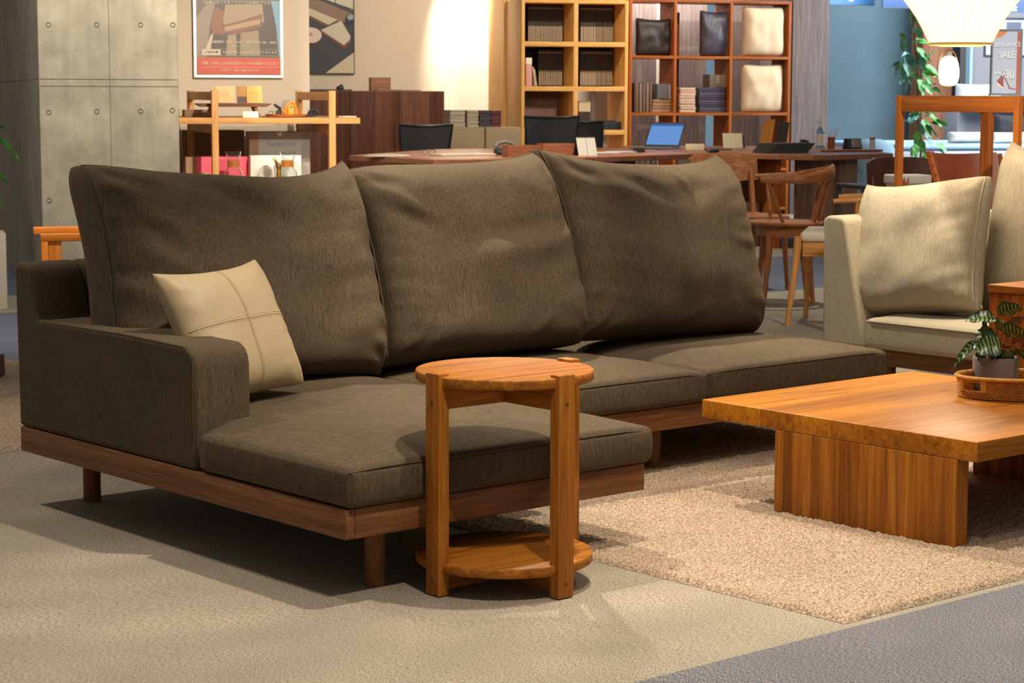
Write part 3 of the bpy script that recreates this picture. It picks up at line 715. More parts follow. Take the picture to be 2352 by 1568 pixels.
# ================================================================== WALLS
def rect(px0, px1, pyt, pyb, v):
    u0, z1 = bpx(px0, pyt, v); u1, z0 = bpx(px1, pyb, v); return u0, u1, z0, z1
def bset(o): o.location = C0; o.rotation_euler = (0, 0, BZ); return o
WHITE = plain('white_plaster', (214, 200, 180), .9, var=.01, scale=3)
BLUEW = plain('blue_paint', (84, 104, 114), .8, var=.03, scale=2)
GREYW = plain('grey_paint', (128, 124, 128), .9, var=.02, scale=2)
us = bpx(711, 200, 13.4)[0]
o = bset(MB().box(pu0+.03, us, 13.4, 19.8, 0, 3).make('wall_left', WHITE, smooth=False)); prop(o, kind='structure')
o = bset(MB().box(us, bpx(1548, 100, 19.75)[0], 19.75, 19.95, 0, 3).make('wall_back', WHITE, smooth=False)); prop(o, kind='structure')
o = bset(MB().box(6.6, 16.5, 22.6, 22.8, 0, 3.6).make('wall_blue', BLUEW, smooth=False)); prop(o, kind='structure')
u = bpx(2118, 200, 21.9)[0]; u2 = bpx(2186, 200, 21.9)[0]
o = bset(MB().box(u, u2, 21.9, 22.2, 0, 3.6).make('wall_wood_panel', wood('panel_wood', (120, 78, 58), (158, 108, 82), (176, 126, 98), 'Z', .6, (0, .34)), smooth=False)); prop(o, kind='structure')
u3 = bpx(2223, 200, 21.5)[0]; u4 = bpx(2420, 200, 21.5)[0]
o = bset(MB().box(u3, u4+1.5, 21.5, 21.7, 0, 3.6).make('wall_grey', GREYW, smooth=False)); prop(o, kind='structure')
o = bset(MB().box(u3-.035, u3-.005, 21.4, 21.5, 0, 3.6).make('trim_1', plain('pale_blue_trim', (150, 190, 214), .5, var=0), smooth=False)); prop(o, kind='structure')
q0, q1, qz0, qz1 = rect(2222, 2266, 262, 332, 21.45)
o = bset(MB().box(q0, q1, 21.46, 21.48, qz0, qz1).make('window_1', plain('window_daylight', (226, 240, 250), .4, var=0, emit=1.6), smooth=False)); prop(o, kind='structure')
wf_ = MB().box(q0-.03, q1+.03, 21.43, 21.499, qz1, qz1+.05).box(q0-.03, q0, 21.43, 21.499, qz0, qz1).box(q1, q1+.03, 21.43, 21.499, qz0, qz1).make('window_frame', plain('window_frame_blue', (120, 150, 176), .5, var=0), o)
# grey wood end column beside the open shelf
u0, u1, _, _ = rect(1823, 1900, 0, 300, 18.66)
o = bset(MB().box(u0, u1, 18.66, 19.45, 0, 3).make('wall_column', greywood('Z'), smooth=False)); prop(o, kind='structure')
# slatted partial screen behind the open shelf
u0, _, _, _ = rect(1446, 1500, 0, 300, 17.6); u1, _, _, _ = rect(1520, 1560, 0, 300, 17.6)

# ================================================================== POSTERS AND SIGNS
def art(name, parent, polys, y=0.0, step=.0006):
    """flat printed picture in the parent's XZ plane, front toward -y"""
    mats = []; mb = MB()
    for i, (pts, m) in enumerate(polys):
        if m not in mats: mats.append(m)
        mb.cur = mats.index(m); yy = y-step*i
        mb.add([(p[0], yy, p[1]) for p in pts], [tuple(range(len(pts)))])
    return mb.make(name, mats, parent, smooth=False)
def ell_pts(cx, cz, rx, rz, n=24): return [(cx+rx*math.cos(2*PI*k/n), cz+rz*math.sin(2*PI*k/n)) for k in range(n)]
def R4(x0, x1, z0, z1): return [(x0, z0), (x1, z0), (x1, z1), (x0, z1)]
def pm(c, r=.35): return plain('print_%d_%d_%d' % c, c, r, var=0)
u0, u1, z0, z1 = rect(440, 650, -160, 179, 13.38)
po = thingb('poster', 'framed furniture poster with a red band of white Japanese lettering on the white wall', 'poster', (u0+u1)/2, 13.375, z0)
w = (u1-u0)/2; h = z1-z0; k = (u1-u0)/210.0       # metres per photo pixel
FR = plain('aluminium_frame', (196, 196, 204), .35, metal=.4, var=0)
MB().box(-w, w, -.012, .012, 0, .018).box(-w, w, -.012, .012, h-.018, h).box(-w, -w+.018, -.012, .012, .018, h-.018).box(w-.018, w, -.012, .012, .018, h-.018).make('frame', FR, po)
def X(px): return (px-545)*k
def Z(py): return (179-py)*k
art('print', po, [
    (R4(-w+.017, w-.017, .017, h-.017), pm((108, 92, 82))),
    ([(X(448), Z(132)), (X(448), Z(40)), (X(475), Z(5)), (X(492), Z(5)), (X(478), Z(60)), (X(470), Z(132))], pm((150, 134, 116))),
    ([(X(486), Z(128)), (X(480), Z(70)), (X(494), Z(4)), (X(630), Z(4)), (X(636), Z(128))], pm((72, 56, 46))),
    ([(X(508), Z(60)), (X(515), Z(10)), (X(602), Z(8)), (X(606), Z(50)), (X(560), Z(52))], pm((164, 140, 110))),
    ([(X(480), Z(66)), (X(492), Z(16)), (X(510), Z(24)), (X(512), Z(80)), (X(490), Z(78))], pm((140, 82, 50))),
    ([(X(508), Z(58)), (X(560), Z(44)), (X(602), Z(30)), (X(600), Z(60)), (X(548), Z(78)), (X(508), Z(76))], pm((128, 78, 52))),
    ([(X(512), Z(62)), (X(560), Z(50)), (X(598), Z(42)), (X(596), Z(54)), (X(552), Z(64)), (X(514), Z(72))], pm((178, 140, 104))),
    ([(X(548), Z(128)), (X(550), Z(76)), (X(592), Z(68)), (X(596), Z(128))], pm((150, 132, 104))),
    ([(X(515), Z(128)), (X(520), Z(80)), (X(540), Z(78)), (X(540), Z(128))], pm((158, 138, 108))),
    ([(X(622), Z(0)), (X(648), Z(0)), (X(647), Z(140)), (X(640), Z(130)), (X(634), Z(60))], pm((120, 164, 196))),
    ([(X(468), Z(112)), (X(480), Z(82)), (X(487), Z(74)), (X(480), Z(108)), (X(474), Z(124))], pm((202, 190, 164))),
    (R4(X(459), X(503), Z(127), Z(113)), pm((206, 192, 174))),
    (R4(X(448), X(648), Z(171), Z(133)), pm((204, 74, 44))),
    (R4(X(460), X(640), Z(155), Z(154)), pm((230, 160, 140))),
    (R4(X(459), X(636), Z(113.6), Z(113)), pm((206, 192, 174))), (R4(X(459), X(636), Z(127.6), Z(127)), pm((206, 192, 174))),
], y=-.002)
CW = plain('print_white_ink', (240, 230, 218), .5, var=0)
for body, px, py, sz in (('入会者にはマスターティールの絵をプレゼント', 548, 6, 8.6), ('体験時間 10:00〜16:00 / 営業時間 11:00 - 18:00', 556, 97, 7.6), ('お席に限りがございます', 548, 107, 4.0),
                         ('当日のお申し込みも受け付けております', 571, 120.5, 7.2), ('詳細・お申し込みは店頭スタッフへお声掛けください', 548, 146, 7.5), ('お子様もご一緒にご参加いただけます', 548, 162, 5.4)):
    lettering(body, sz*k, CW, po, (X(px), -.0125, Z(py)))
lettering('ご予約不要', 6.4*k, pm((90, 70, 60)), po, (X(481), -.0125, Z(120.5)))
MB().box(-w+.016, w-.016, -.0112, -.0108, .016, h-.016)
# second poster: a photograph of a room
u0, u1, z0, z1 = rect(690, 815, -140, 170, 19.72)
p2 = thingb('poster', 'framed photograph of a room with pale sofa, dark rug and round table', 'poster', (u0+u1)/2, 19.735, z0)
w = (u1-u0)/2; h = z1-z0; k = (u1-u0)/125.0
def X(px): return (px-752.5)*k
def Z(py): return (170-py)*k
DF = plain('dark_frame', (44, 48, 54), .4, var=0)
MB().box(-w, w, -.012, .010, 0, .008).box(-w, w, -.012, .010, h-.008, h).box(-w, -w+.008, -.012, .010, .008, h-.008).box(w-.008, w, -.012, .010, .008, h-.008).make('frame', DF, p2)
art('print', p2, [
    (R4(-w+.008, w-.008, .008, h-.008), pm((66, 68, 76))),
    ([(X(690), Z(-60)), (X(814), Z(-60)), (X(814), Z(26)), (X(765), Z(6)), (X(712), Z(-14)), (X(690), Z(-20))], pm((204, 194, 172))),
    ([(X(735), Z(-4)), (X(814), Z(22)), (X(814), Z(25)), (X(735), Z(-1))], pm((52, 60, 56))),
    ([(X(770), Z(-60)), (X(772), Z(-60)), (X(772), Z(9)), (X(770), Z(8))], pm((60, 66, 60))),
    ([(X(700), Z(0)), (X(735), Z(3)), (X(814), Z(33)), (X(814), Z(52)), (X(775), Z(50)), (X(712), Z(26)), (X(700), Z(22))], pm((140, 112, 96))),
    ([(X(700), Z(20)), (X(714), Z(22)), (X(776), Z(46)), (X(754), Z(58)), (X(712), Z(38)), (X(700), Z(34))], pm((206, 192, 168))),
    ([(X(700), Z(34)), (X(712), Z(38)), (X(754), Z(58)), (X(748), Z(62)), (X(700), Z(42))], pm((112, 74, 62))),
    ([(X(736), Z(70)), (X(784), Z(48)), (X(806), Z(84)), (X(804), Z(92)), (X(790), Z(104))], pm((206, 196, 174))),
    ([(X(736), Z(70)), (X(790), Z(104)), (X(804), Z(92)), (X(808), Z(96)), (X(790), Z(112)), (X(736), Z(76))], pm((118, 76, 66))),
    (ell_pts(X(803), Z(46), 10*k, 13*k), pm((46, 52, 62))), (ell_pts(X(806), Z(40), 8*k, 6*k), pm((150, 166, 168))),
    (ell_pts(X(712), Z(82), 26*k, 18*k), pm((226, 206, 190))), (ell_pts(X(711), Z(80), 6*k, 4*k), pm((196, 150, 126))),
    ([(X(713), Z(100)), (X(718), Z(100)), (X(724), Z(113)), (X(719), Z(113))], pm((110, 50, 46))),
    ([(X(745), Z(169)), (X(814), Z(120)), (X(814), Z(169))], pm((202, 190, 162))),
], y=-.002)
# blue hanging signs
def sign(px0, px1, pyt, pyb, v, col, label):
    u0, u1, z0, z1 = rect(px0, px1, pyt, pyb, v)
    t = thingb('hanging_sign', label, 'sign', (u0+u1)/2, v, z0, 'blue hanging signs')
    w = (u1-u0)/2; MB().rbox(-w, w, -.01, .01, 0, z1-z0, .003).make('board', plain('sign_blue_%d' % col[0], col, .5, var=0), t)
    MB().box(-w, w, -.014, -.0105, 0, .008).make('edge', plain('sign_edge', (40, 50, 70), .5, var=0), t)
    mb = MB()
    for x in (-w*.8, w*.8): mb.tube([(x, 0, z1-z0), (x, 0, 3.35-z0)], .003, 6)
    mb.make('cable', plain('steel_wire', (150, 150, 150), .4, .8, var=0), t)
    return t, w, z1-z0
t, w, h = sign(1900, 2008, -90, 13, 20.6, (48, 88, 128), 'blue hanging sign with a small white mark beside the grey wood column')
lettering('WA', .034, CW, t, (.0, -.0145, .05))
t, w, h = sign(2029, 2128, -90, 20, 20.2, (38, 60, 98), 'darker blue hanging sign behind the left edge of the big pendant lamp')
lettering('WA', .034, CW, t, (.0, -.0145, .10))
t, w, h = sign(2262, 2400, -60, 30, 18.8, (38, 52, 84), 'dark blue hanging sign with white lettering right of the big pendant lamp')
lettering('&', .045, CW, t, (-.01, -.0145, .085)); lettering('WOOD', .016, CW, t, (.0, -.0145, .055)); lettering('MA', .04, CW, t, (-.01, -.0145, .025))

# ================================================================== OAK RACK WITH GOODS
v = 12.05; OKX, OKY, OKZ = oak('X'), oak('Y'), oak('Z')
uA, zT = bpx(487, 208, v); uA2, _ = bpx(500, 208, v); uB, _ = bpx(757, 206, v); uB2, _ = bpx(770, 206, v)
uL = bpx(395, 270, v)[0]; uR = bpx(828, 270, v)[0]; zS = bpx(600, 272, v)[1]
rk = thingb('display_rack', 'oak ladder display rack against the white wall behind the dark sofa', 'rack', (uA+uB)/2, v, 0)
c = (uA+uB)/2; D = 1.08
for (a, b_) in ((uA, uA2), (uB, uB2)):
    for y0 in (0, D-.045):
        MB().rbox(a-c-.003, b_-c+.003, y0, y0+.045, 0, zT+.002, .003).make('post', OKZ, rk)
    for z in (zT-.056, zS-.088, .40, .12): MB().rbox(a-c+.002, b_-c-.002, .046, D-.046, z, z+.05, .002).make('crossbar', OKY, rk)
for i, z in enumerate((zS-.032, bpx(600, 414, v)[1]-.045, .22)):
    MB().rbox(uL-c, uR-c-(0 if i == 0 else .06), .005, D-.01, z, z+.036, .003).make('shelf', OKX, rk)
zt = zS+.0045; zm = bpx(600, 414, v)[1]-.009+.001
def onrack(px, name, label, cat, dv=.15, z=None, group=None):
    u, _ = bpx(px, 260, v+dv); return thingb(name, label, cat, u, v+dv, zt if z is None else z, group)
DW = wood('dark_stool_wood', (74, 46, 30), (104, 66, 42), (122, 80, 52), 'X'); DWZ = wood('dark_stool_wood_z', (120, 74, 44), (150, 96, 58), (166, 110, 68), 'Z')
t = onrack(535, 'mini_bench', 'small dark walnut bench with splayed legs on the oak rack shelf', 'bench')
MB().prism([(-.215, .075), (-.185, .062), (.185, .062), (.215, .075), (.215, .082), (-.215, .082)], -.07, .07, 'XZ').make('seat', DW, t)
for sx in (-1, 1):
    for sy in (-1, 1): MB().rbox(-.010, .010, -.010, .010, 0, .064, .002).xf(Matrix.Translation((sx*.15, sy*.045, 0)) @ Matrix.Shear('XY', 4, (-sx*.42, 0))).make('leg', DWZ, t)
for px, w_, col, lab in ((517, .058, (226, 190, 140), 'wide pale sample board with ring grain leaning on the small bench'), (556, .027, (188, 140, 84), 'narrow two-tone sample board between the two pale ones'), (585, .046, (230, 184, 110), 'yellowish sample board with a square mark on the small bench')):
    b_ = onrack(px, 'wood_sample', lab, 'wood sample', .15, zt+.0835, 'wood samples on the bench')
    q = MB().rbox(-w_, w_, -.006, .006, 0, .100, .002).make('board', wood('sample_%d' % px, tuple(int(x*.86) for x in col), col, tuple(min(255, int(x*1.05)) for x in col), 'Z', .6), b_); q.rotation_euler = (.12 if False else -.12, 0, 0)
    mb = MB()
    if px == 556: MB().box(-w_, w_, -.0068, -.0062, .002, .038).make('dark_half', plain('dark_half', (84, 56, 50), .6), q)
    elif px == 585:
        for r_ in (.012, .020): mb.tube([(-r_, -.0064, .042-r_), (r_, -.0064, .042-r_), (r_, -.0064, .042+r_), (-r_, -.0064, .042+r_)], .0008, 4, closed=True)
    else:
        for r_ in (.02, .032, .042): mb.tube([(r_*math.cos(a)-.01, -.0064, .03+r_*math.sin(a)) for a in [PI*k/14 for k in range(15)]], .0007, 4)
    if mb.v: mb.make('grain_mark', plain('grain_mark', (176, 128, 72), .7), q)
t = onrack(576, 'price_card', 'blank white card standing in front of the small bench legs', 'card', .05)
MB().rbox(-.046, .046, -.001, .001, 0, .037, .0008).make('card', plain('card_white', (226, 226, 210), .7, var=0), t).rotation_euler = (-.25, 0, 0)
t = onrack(660, 'wooden_tray', 'reddish wooden tray holding the orange tool on the oak rack', 'tray', .16)
MB().lathe([(0, 0), (.12, 0), (.138, .018), (.130, .018), (.115, .006), (0, .006)], 36, sx=1, sy=.5, cap=False).make('tray', wood('tray_wood', (140, 70, 28), (176, 96, 44), (196, 116, 60), 'X'), t)
t = onrack(668, 'cord_cutter', 'orange and black hand tool with a green button lying on the wooden tray', 'tool', .16, zt+.0065)
ORG = plain('orange_plastic', (224, 130, 34), .4); BLK = plain('black_plastic', (40, 42, 46), .45)
MB().tube([(-.025, 0, .002), (-.028, 0, .04), (-.016, 0, .072), (.004, 0, .084), (.022, 0, .074), (.032, 0, .04), (.034, 0, .004)], .0095, 8).tube([(-.026, .0, .012), (-.05, 0, .034), (-.062, 0, .046)], .008, 8).make('handle', ORG, t)
MB().rbox(-.016, .016, -.006, .006, .0, .066, .004).make('body', plain('yellow_plate', (196, 160, 50), .5), t)
MB().tube([(.001, -.0065, .055), (.001, -.010, .055)], .007, 14).make('button', plain('green_button', (40, 120, 70), .4), t)
MB().tube([(-.074, .0, .0), (-.072, 0, .03), (-.062, 0, .044), (-.094, .0, .066), (-.10, 0, .072)], [.02, .016, .010, .008, .006], 8).make('nozzle', BLK, t)
t = onrack(650, 'power_cord', 'thin black power cord curling round the wooden tray', 'cord', .05)
MB().tube([(-.12, .03, .003), (-.10, 0, .004), (-.07, -.01, .018), (-.055, -.012, .034), (-.08, -.01, .038), (-.095, -.01, .022), (-.05, -.02, .004), (.05, -.02, .003), (.13, -.015, .006), (.15, 0, .004)], .0022, 6).make('cord', BLK, t)
t = onrack(716, 'cable_bundle', 'dark bundle of coiled cable at the right end of the rack shelf', 'cable', .10)
mb = MB()
for k_ in range(5): mb.tube([(.022*math.cos(a)+.003*k_, .012*math.sin(a*2+k_), .026+.021*math.sin(a)) for a in [2*PI*j/18 for j in range(18)]], .0032, 5, closed=True)
mb.make('coil', plain('cable_grey', (58, 62, 74), .5), t)
t = onrack(793, 'booklet_stack', 'thin white booklets on the projecting right end of the rack shelf', 'booklet', .2)
MB().rbox(-.055, .055, -.07, .07, 0, .008, .001).make('pages', plain('paper_grey', (196, 180, 164), .8), t)
# lower shelf: boxes, coffee makers, glass and a brass bird
BROWN = plain('kraft_board', (156, 124, 98), .9); PINK = plain('pink_card', (224, 92, 116), .7, var=.02)
def rackbox(name, px0, px1, pyt, dv, dep, lab, mats):
    u0, zt_ = bpx(px0, pyt, v+dv); u1, _ = bpx(px1, pyt, v+dv); t = thingb(name, lab, 'box', (u0+u1)/2, v+dv, zm); w = (u1-u0)/2
    MB().rbox(-w, w, 0, dep, 0, zt_-zm, .003).make('body', mats, t); return t, w, zt_-zm
t, w, h = rackbox('packaging_box', 572, 712, 302, .36, .14, 'large grey printed box with heart and faint lettering on the lower rack shelf', plain('box_grey', (160, 156, 150), .6, var=.02))
lettering('hyascent', h*.17, plain('faint_blue_ink', (112, 132, 156), .6, var=0), t, (w*.05, -.0022, h*.74))
art('heart', t, [([(.0, h*.88), (-.016, h*.95), (-.016, h*.985), (-.008, h*.995), (0, h*.97), (.008, h*.995), (.016, h*.985), (.016, h*.95)], CW)], y=-.0025)
MB().box(-w, -w+.055, -.004, -.001, .001, h-.001).make('brown_edge', BROWN, t)
t, w, h = rackbox('packaging_box', 450, 572, 360, .30, .16, 'bright pink box behind the first coffee maker', PINK)
MB().box(-w-.06, -w-.001, .0, .10, 0, h).make('brown_side', BROWN, t)
t, w, h = rackbox('packaging_box', 575, 692, 357, .22, .08, 'plain white box in front of the grey printed box', plain('box_white', (224, 222, 214), .6, var=.01))
GL = plain('clear_glass', (245, 250, 250), .02, var=0, trans=1.0); CORK = plain('wood_collar', (190, 120, 50), .5, var=.1)
def coffee(px, lab):
    u, z0 = bpx(px, 410, v+.08); ztop = bpx(px, 347, v+.08)[1]
    t = thingb('coffee_maker', lab, 'coffee maker', u, v+.08, zm, 'hourglass coffee makers'); k_ = (ztop-zm)/.235
    prof = [(.0, .002), (.055, .002), (.064, .02), (.060, .07), (.036, .115), (.030, .135), (.045, .19), (.052, .233), (.049, .233), (.042, .19), (.027, .135), (.033, .113), (.056, .07), (.060, .022), (0, .006)]
    MB().lathe([(r_*.9, z*k_) for r_, z in prof], 28, cap=False).make('glass_body', GL, t)
    mb = MB()
    for i in range(5): mb.lathe([(.030, (.108+.011*i)*k_), (.0375, (.110+.011*i)*k_), (.0375, (.117+.011*i)*k_), (.030, (.119+.011*i)*k_)], 24, cap=False)
    mb.make('wood_collar', CORK, t)
coffee(537, 'hourglass glass coffee maker with wooden collar in front of the pink box'); coffee(661, 'hourglass glass coffee maker with wooden collar before the white box')
u, _ = bpx(637, 380, v+.06); t = thingb('brass_bird', 'small brass bird figure between the two glass coffee makers', 'figurine', u, v+.05, zm)
zz = bpx(637, 363, v)[1]-zm
MB().tube([(-.028, 0, zz), (-.018, 0, zz-.006), (-.006, 0, zz-.03), (.002, 0, zz-.055), (.012, 0, zz-.06), (.020, 0, zz-.04)], [.0012, .007, .008, .013, .015, .003], 10).tube([(.006, 0, 0), (.006, 0, zz-.05)], [.016, .010], 12).make('bird', plain('brass', (190, 146, 60), .25, metal=1, var=0), t)
u, _ = bpx(614, 380, v+.1); t = thingb('glass_globe', 'clear glass ball behind the brass bird', 'ornament', u, v+.15, zm)
MB().ell((0, 0, .046), (.042, .042, .046), 20, 12).make('globe', GL, t)
t = thingb('cloth_bag', 'folded pale canvas bag at the left of the lower rack shelf', 'bag', bpx(462, 400, v+.08)[0], v+.08, zm)
MB().prism([(-.11, 0), (.06, 0), (.055, .035), (.02, .055), (-.03, .028)], -.05, .05, 'XZ').make('cloth', plain('canvas', (178, 160, 120), .9), t)
# boxes glimpsed behind the upper shelf
for px0, px1, pyt, lab in ((424, 478, 252, 'grey-brown carton behind the left end of the upper rack shelf'),):
    u0, zt_ = bpx(px0, pyt, v+.44); u1, _ = bpx(px1, pyt, v+.44)
    t = thingb('carton', lab, 'box', (u0+u1)/2, v+.44, zt, None); MB().rbox(-(u1-u0)/2, (u1-u0)/2, 0, .12, 0, zt_-zt, .003).make('body', BROWN, t)
# floor carton behind the rack
u0, z1_ = bpx(425, 300, 13.0); u1, _ = bpx(570, 300, 13.0)
t = thingb('carton', 'big grey-brown carton standing between the rack and the white wall', 'box', (u0+u1)/2, 13.145, 0); MB().rbox(-(u1-u0)/2, (u1-u0)/2, 0, .24, 0, z1_, .004).make('body', plain('carton_brown', (150, 124, 106), .9), t)

# ================================================================== WALNUT CABINET, LOW DRAWERS
vc = 19.0; u0, u1, _, zc = rect(700, 1021, 208, 300, vc)
cb = thingb('cabinet', 'tall dark walnut cabinet with plain doors against the white wall', 'cabinet', (u0+u1)/2, vc, 0); c = (u0+u1)/2
CBW = wood('cabinet_wood', (70, 40, 28), (104, 64, 46), (124, 82, 60), 'Z', .45, (0, .13))
MB().rbox(u0-c, u1-c, .022, .60, 0.0, zc-.001, .003).make('body', CBW, cb)
xs = [u0-c]+[bpx(p, 300, vc)[0]-c for p in (804, 916)]+[u1-c]
for a, b_ in zip(xs[:-1], xs[1:]): MB().rbox(a+.002, b_-.002, 0, .021, .03, zc-.004, .002).make('door', CBW, cb)
def oncab(px, name, lab, cat): return thingb(name, lab, cat, bpx(px, 200, vc+.15)[0], vc+.15, zc+.0005)
t = oncab(875, 'wooden_box', 'small brown wooden box with open flap on the walnut cabinet', 'box')
MB().rbox(-.095, .095, 0, .1, 0, .125, .002).rbox(-.06, .15, -.12, -.01, 0, .012, .001).make('body', wood('box_wood', (120, 84, 60), (150, 108, 80), (164, 122, 92), 'X'), t)
t = oncab(781, 'black_figure', 'small black rounded object on top of the walnut cabinet', 'ornament'); MB().ell((0, 0, .022), (.038, .03, .024), 14, 8).ell((.012, 0, .04), (.02, .02, .02), 12, 8).make('body', plain('black_gloss', (34, 36, 34), .25), t)
t = oncab(760, 'black_mat', 'thin black mat at the left of the cabinet top', 'mat'); MB().rbox(-.18, .18, -.1, .1, 0, .012, .002).make('mat', plain('black_mat', (40, 36, 36), .6), t)
t = oncab(940, 'notebook', 'thin brown notebook at the right of the cabinet top', 'notebook'); MB().rbox(-.09, .09, -.1, .1, 0, .008, .001).make('cover', plain('brown_cover', (120, 84, 64), .6), t)
vd = 17.75; GRE = plain('greige_laminate', (158, 134, 104), .6, var=.01)
for a, b_, lab in ((1024, 1113, 'left greige low drawer unit below the magazine stacks'), (1116, 1197, 'right greige low drawer unit beside the oak bookshelf')):
    u0, u1, _, z1 = rect(a, b_, 292, 340, vd); t = thingb('drawer_unit', lab, 'drawer unit', (u0+u1)/2, vd, 0, 'greige drawer units'); w = (u1-u0)/2
    MB().rbox(-w, w, .02, .55, 0, z1, .003).make('body', GRE, t)
    for q in range(2): MB().rbox(-w+.003, w-.003, 0, .019, .02+q*z1/2, z1/2+q*z1/2-.006, .002).make('drawer', GRE, t)
    zd = z1
def magstack(pxa, pxb, n, cols, lab, zz, vv, grp, dep=.24, thick=.0145, name='magazine', cat='magazine', jitter=.004):
    u0 = bpx(pxa, 280, vv)[0]; u1 = bpx(pxb, 280, vv)[0]; w = (u1-u0)/2; first = None
    for i in range(n):
        col = cols[i % len(cols)]; pos = bw((u0+u1)/2+random.uniform(-jitter, jitter), vv+random.uniform(-jitter, jitter), zz+i*(thick+.0003))
        t = thing(name, lab, cat, pos, BZ+random.uniform(-.02, .02), grp)
        MB().rbox(-w, w, 0, dep, 0, thick, .002).make('cover', plain('cover_%d_%d_%d' % col, col, .55, var=.08, scale=90), t)
        MB().box(-w+.002, w-.003, -.0006, .002, .0025, thick-.0025).make('pages', plain('page_edges', tuple(min(255, int(x*1.25)+14) for x in col), .9) if False else plain('pages_%d' % col[0], tuple(min(255, int(x*1.1)+8) for x in col), .9, var=.1, scale=200), t)
magstack(1034, 1068, 9, [(150, 136, 118), (170, 156, 136)], 'grey-white magazine in the first stack on the left drawer unit', zd+.001, vd+.1, 'first magazine stack on the drawer units', thick=.0162)
magstack(1073, 1099, 9, [(160, 146, 126), (146, 132, 114)], 'grey-white magazine in the second stack on the drawer units', zd+.001, vd+.1, 'second magazine stack on the drawer units', thick=.0162)
magstack(1101, 1127, 9, [(62, 58, 60), (50, 46, 50)], 'dark grey magazine stacked beside the maroon ones', zd+.001, vd+.1, 'dark magazine stack on the drawer units', thick=.016)
magstack(1128, 1151, 9, [(92, 38, 40), (76, 32, 34)], 'maroon magazine in the right-hand stack on the drawer units', zd+.001, vd+.1, 'maroon magazine stack on the drawer units', thick=.0158)

# ================================================================== OAK BOOKSHELF
vb = 18.45; YO = wood('yellow_oak', (190, 134, 66), (218, 164, 92), (232, 182, 110), 'Z', .5); YOX = wood('yellow_oak_x', (190, 134, 66), (218, 164, 92), (232, 182, 110), 'X', .5)
u0, _ = bpx(1198, 100, vb); u1, _ = bpx(1443, 100, vb); um = bpx(1323, 100, vb)[0]; c = (u0+u1)/2
zs_ = [bpx(1320, py, vb)[1] for py in (2, 101.5, 204)]; gap = (zs_[0]-zs_[2])/2
zs_ += [zs_[2]-gap, zs_[2]-2*gap]
bk_ = thingb('bookshelf', 'light oak cube bookshelf filled with dark spined catalogues', 'bookshelf', c, vb, 0)
DPT = .50; th = .022
MB().rbox(u0-c, u0-c+th*1.4, 0, DPT, 0, zs_[0]+th/2, .002).rbox(u1-c-th*1.4, u1-c, 0, DPT, 0, zs_[0]+th/2, .002).make('side_panel', YO, bk_)
MB().rbox(um-c-th, um-c+th, .001, DPT-.01, .05, zs_[0]-th/2, .002).make('divider', YO, bk_)
for z in zs_+[.05]: MB().rbox(u0-c+th*1.42, u1-c-th*1.42, -.0005, DPT, z-th, z+th, .002).make('shelf', YOX, bk_)
MB().box(u0-c+.01, um-c, DPT-.006, DPT, .06, zs_[2]).make('back_panel', plain('back_board', (150, 120, 92), .8), bk_)
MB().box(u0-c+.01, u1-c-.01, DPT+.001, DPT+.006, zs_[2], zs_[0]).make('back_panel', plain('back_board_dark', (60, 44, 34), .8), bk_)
u_, _ = bpx(1131, 200, vb+1.2); o = bset(MB().box(u0-.02, u0+.02, vb+.52, 19.5, 0, 3).make('trim_2', YO)); prop(o, kind='structure')
rec = .30
SPD = plain('catalogue_dark', (52, 42, 36), .5, var=.1); SPL = plain('catalogue_band', (206, 186, 158), .6, var=.05)
def catalog(first=[None]):
    if first[0] is None:
        t = thing('catalogue', 'x', 'book', (0, 0, 0)); H_ = .345
        MB().rbox(-.0088, .0088, 0, .17, 0, H_, .0015).make('cover', SPD, t)
        MB().box(-.0036, .0036, -.0008, .0005, .012, .150).make('spine_band', SPL, t)
        MB().box(-.0032, .0032, -.0008, .0005, H_-.035, H_-.022).make('title_mark', SPL, t)
        first[0] = t; return t, True
    return first[0], False
def catrow(pxa, pxb, n, zshelf, lab, grp):
    ua = bpx(pxa, 100, vb+rec)[0]; ub = bpx(pxb, 100, vb+rec)[0]
    for i in range(n):
        t, new = catalog(); pos = bw(ua+(ub-ua)*(i+.5)/n, vb+rec+random.uniform(-.003, .003), zshelf+th+.0005)
        sc = ((ub-ua)/n)/.0182
        if new: t.location = pos; t.rotation_euler = (0, 0, BZ); t['label'] = lab; t['group'] = grp; q = t
        else: q = dup(t, pos, BZ, lab, grp)
        q.scale = (min(1.2, sc), 1, 1)
catrow(1213, 1292, 20, zs_[1], 'dark catalogue with pale spine band, top left cell of the oak bookshelf', 'catalogues in the top left cell')
catrow(1333, 1407, 20, zs_[1], 'dark catalogue with pale spine band, top right cell of the oak bookshelf', 'catalogues in the top right cell')
catrow(1237, 1292, 14, zs_[2], 'dark catalogue in the oak bookshelf cell holding the pink folder', 'catalogues in the middle left cell')
catrow(1333, 1407, 20, zs_[2], 'dark catalogue, middle right cell of the oak bookshelf', 'catalogues in the middle right cell')
t = thingb('folder', 'upright pink and white folder at the left of the middle oak shelf cell', 'folder', bpx(1215, 180, vb+.05)[0], vb+.05, zs_[2]+th+.0005)
MB().rbox(-.028, .028, 0, .2, 0, .20, .002).make('body', plain('folder_pink', (200, 140, 130), .6), t); MB().rbox(-.028, .028, .0, .2, .201, .262, .002).make('white_top', plain('folder_white', (226, 210, 188), .6), t)
for i in range(2):
    t = thingb('booklet', 'pale booklet leaning against the dark catalogues beside the pink folder', 'booklet', bpx(1230, 180, vb+.05)[0]+.012*i, vb+.05, zs_[2]+th+.002, 'pale leaning booklets')
    MB().rbox(-.003, .003, 0, .2, 0, .18-.02*i, .001).make('cover', plain('booklet_pale', (220, 196, 160), .7), t).rotation_euler = (0, -.14, 0)
magn = 16
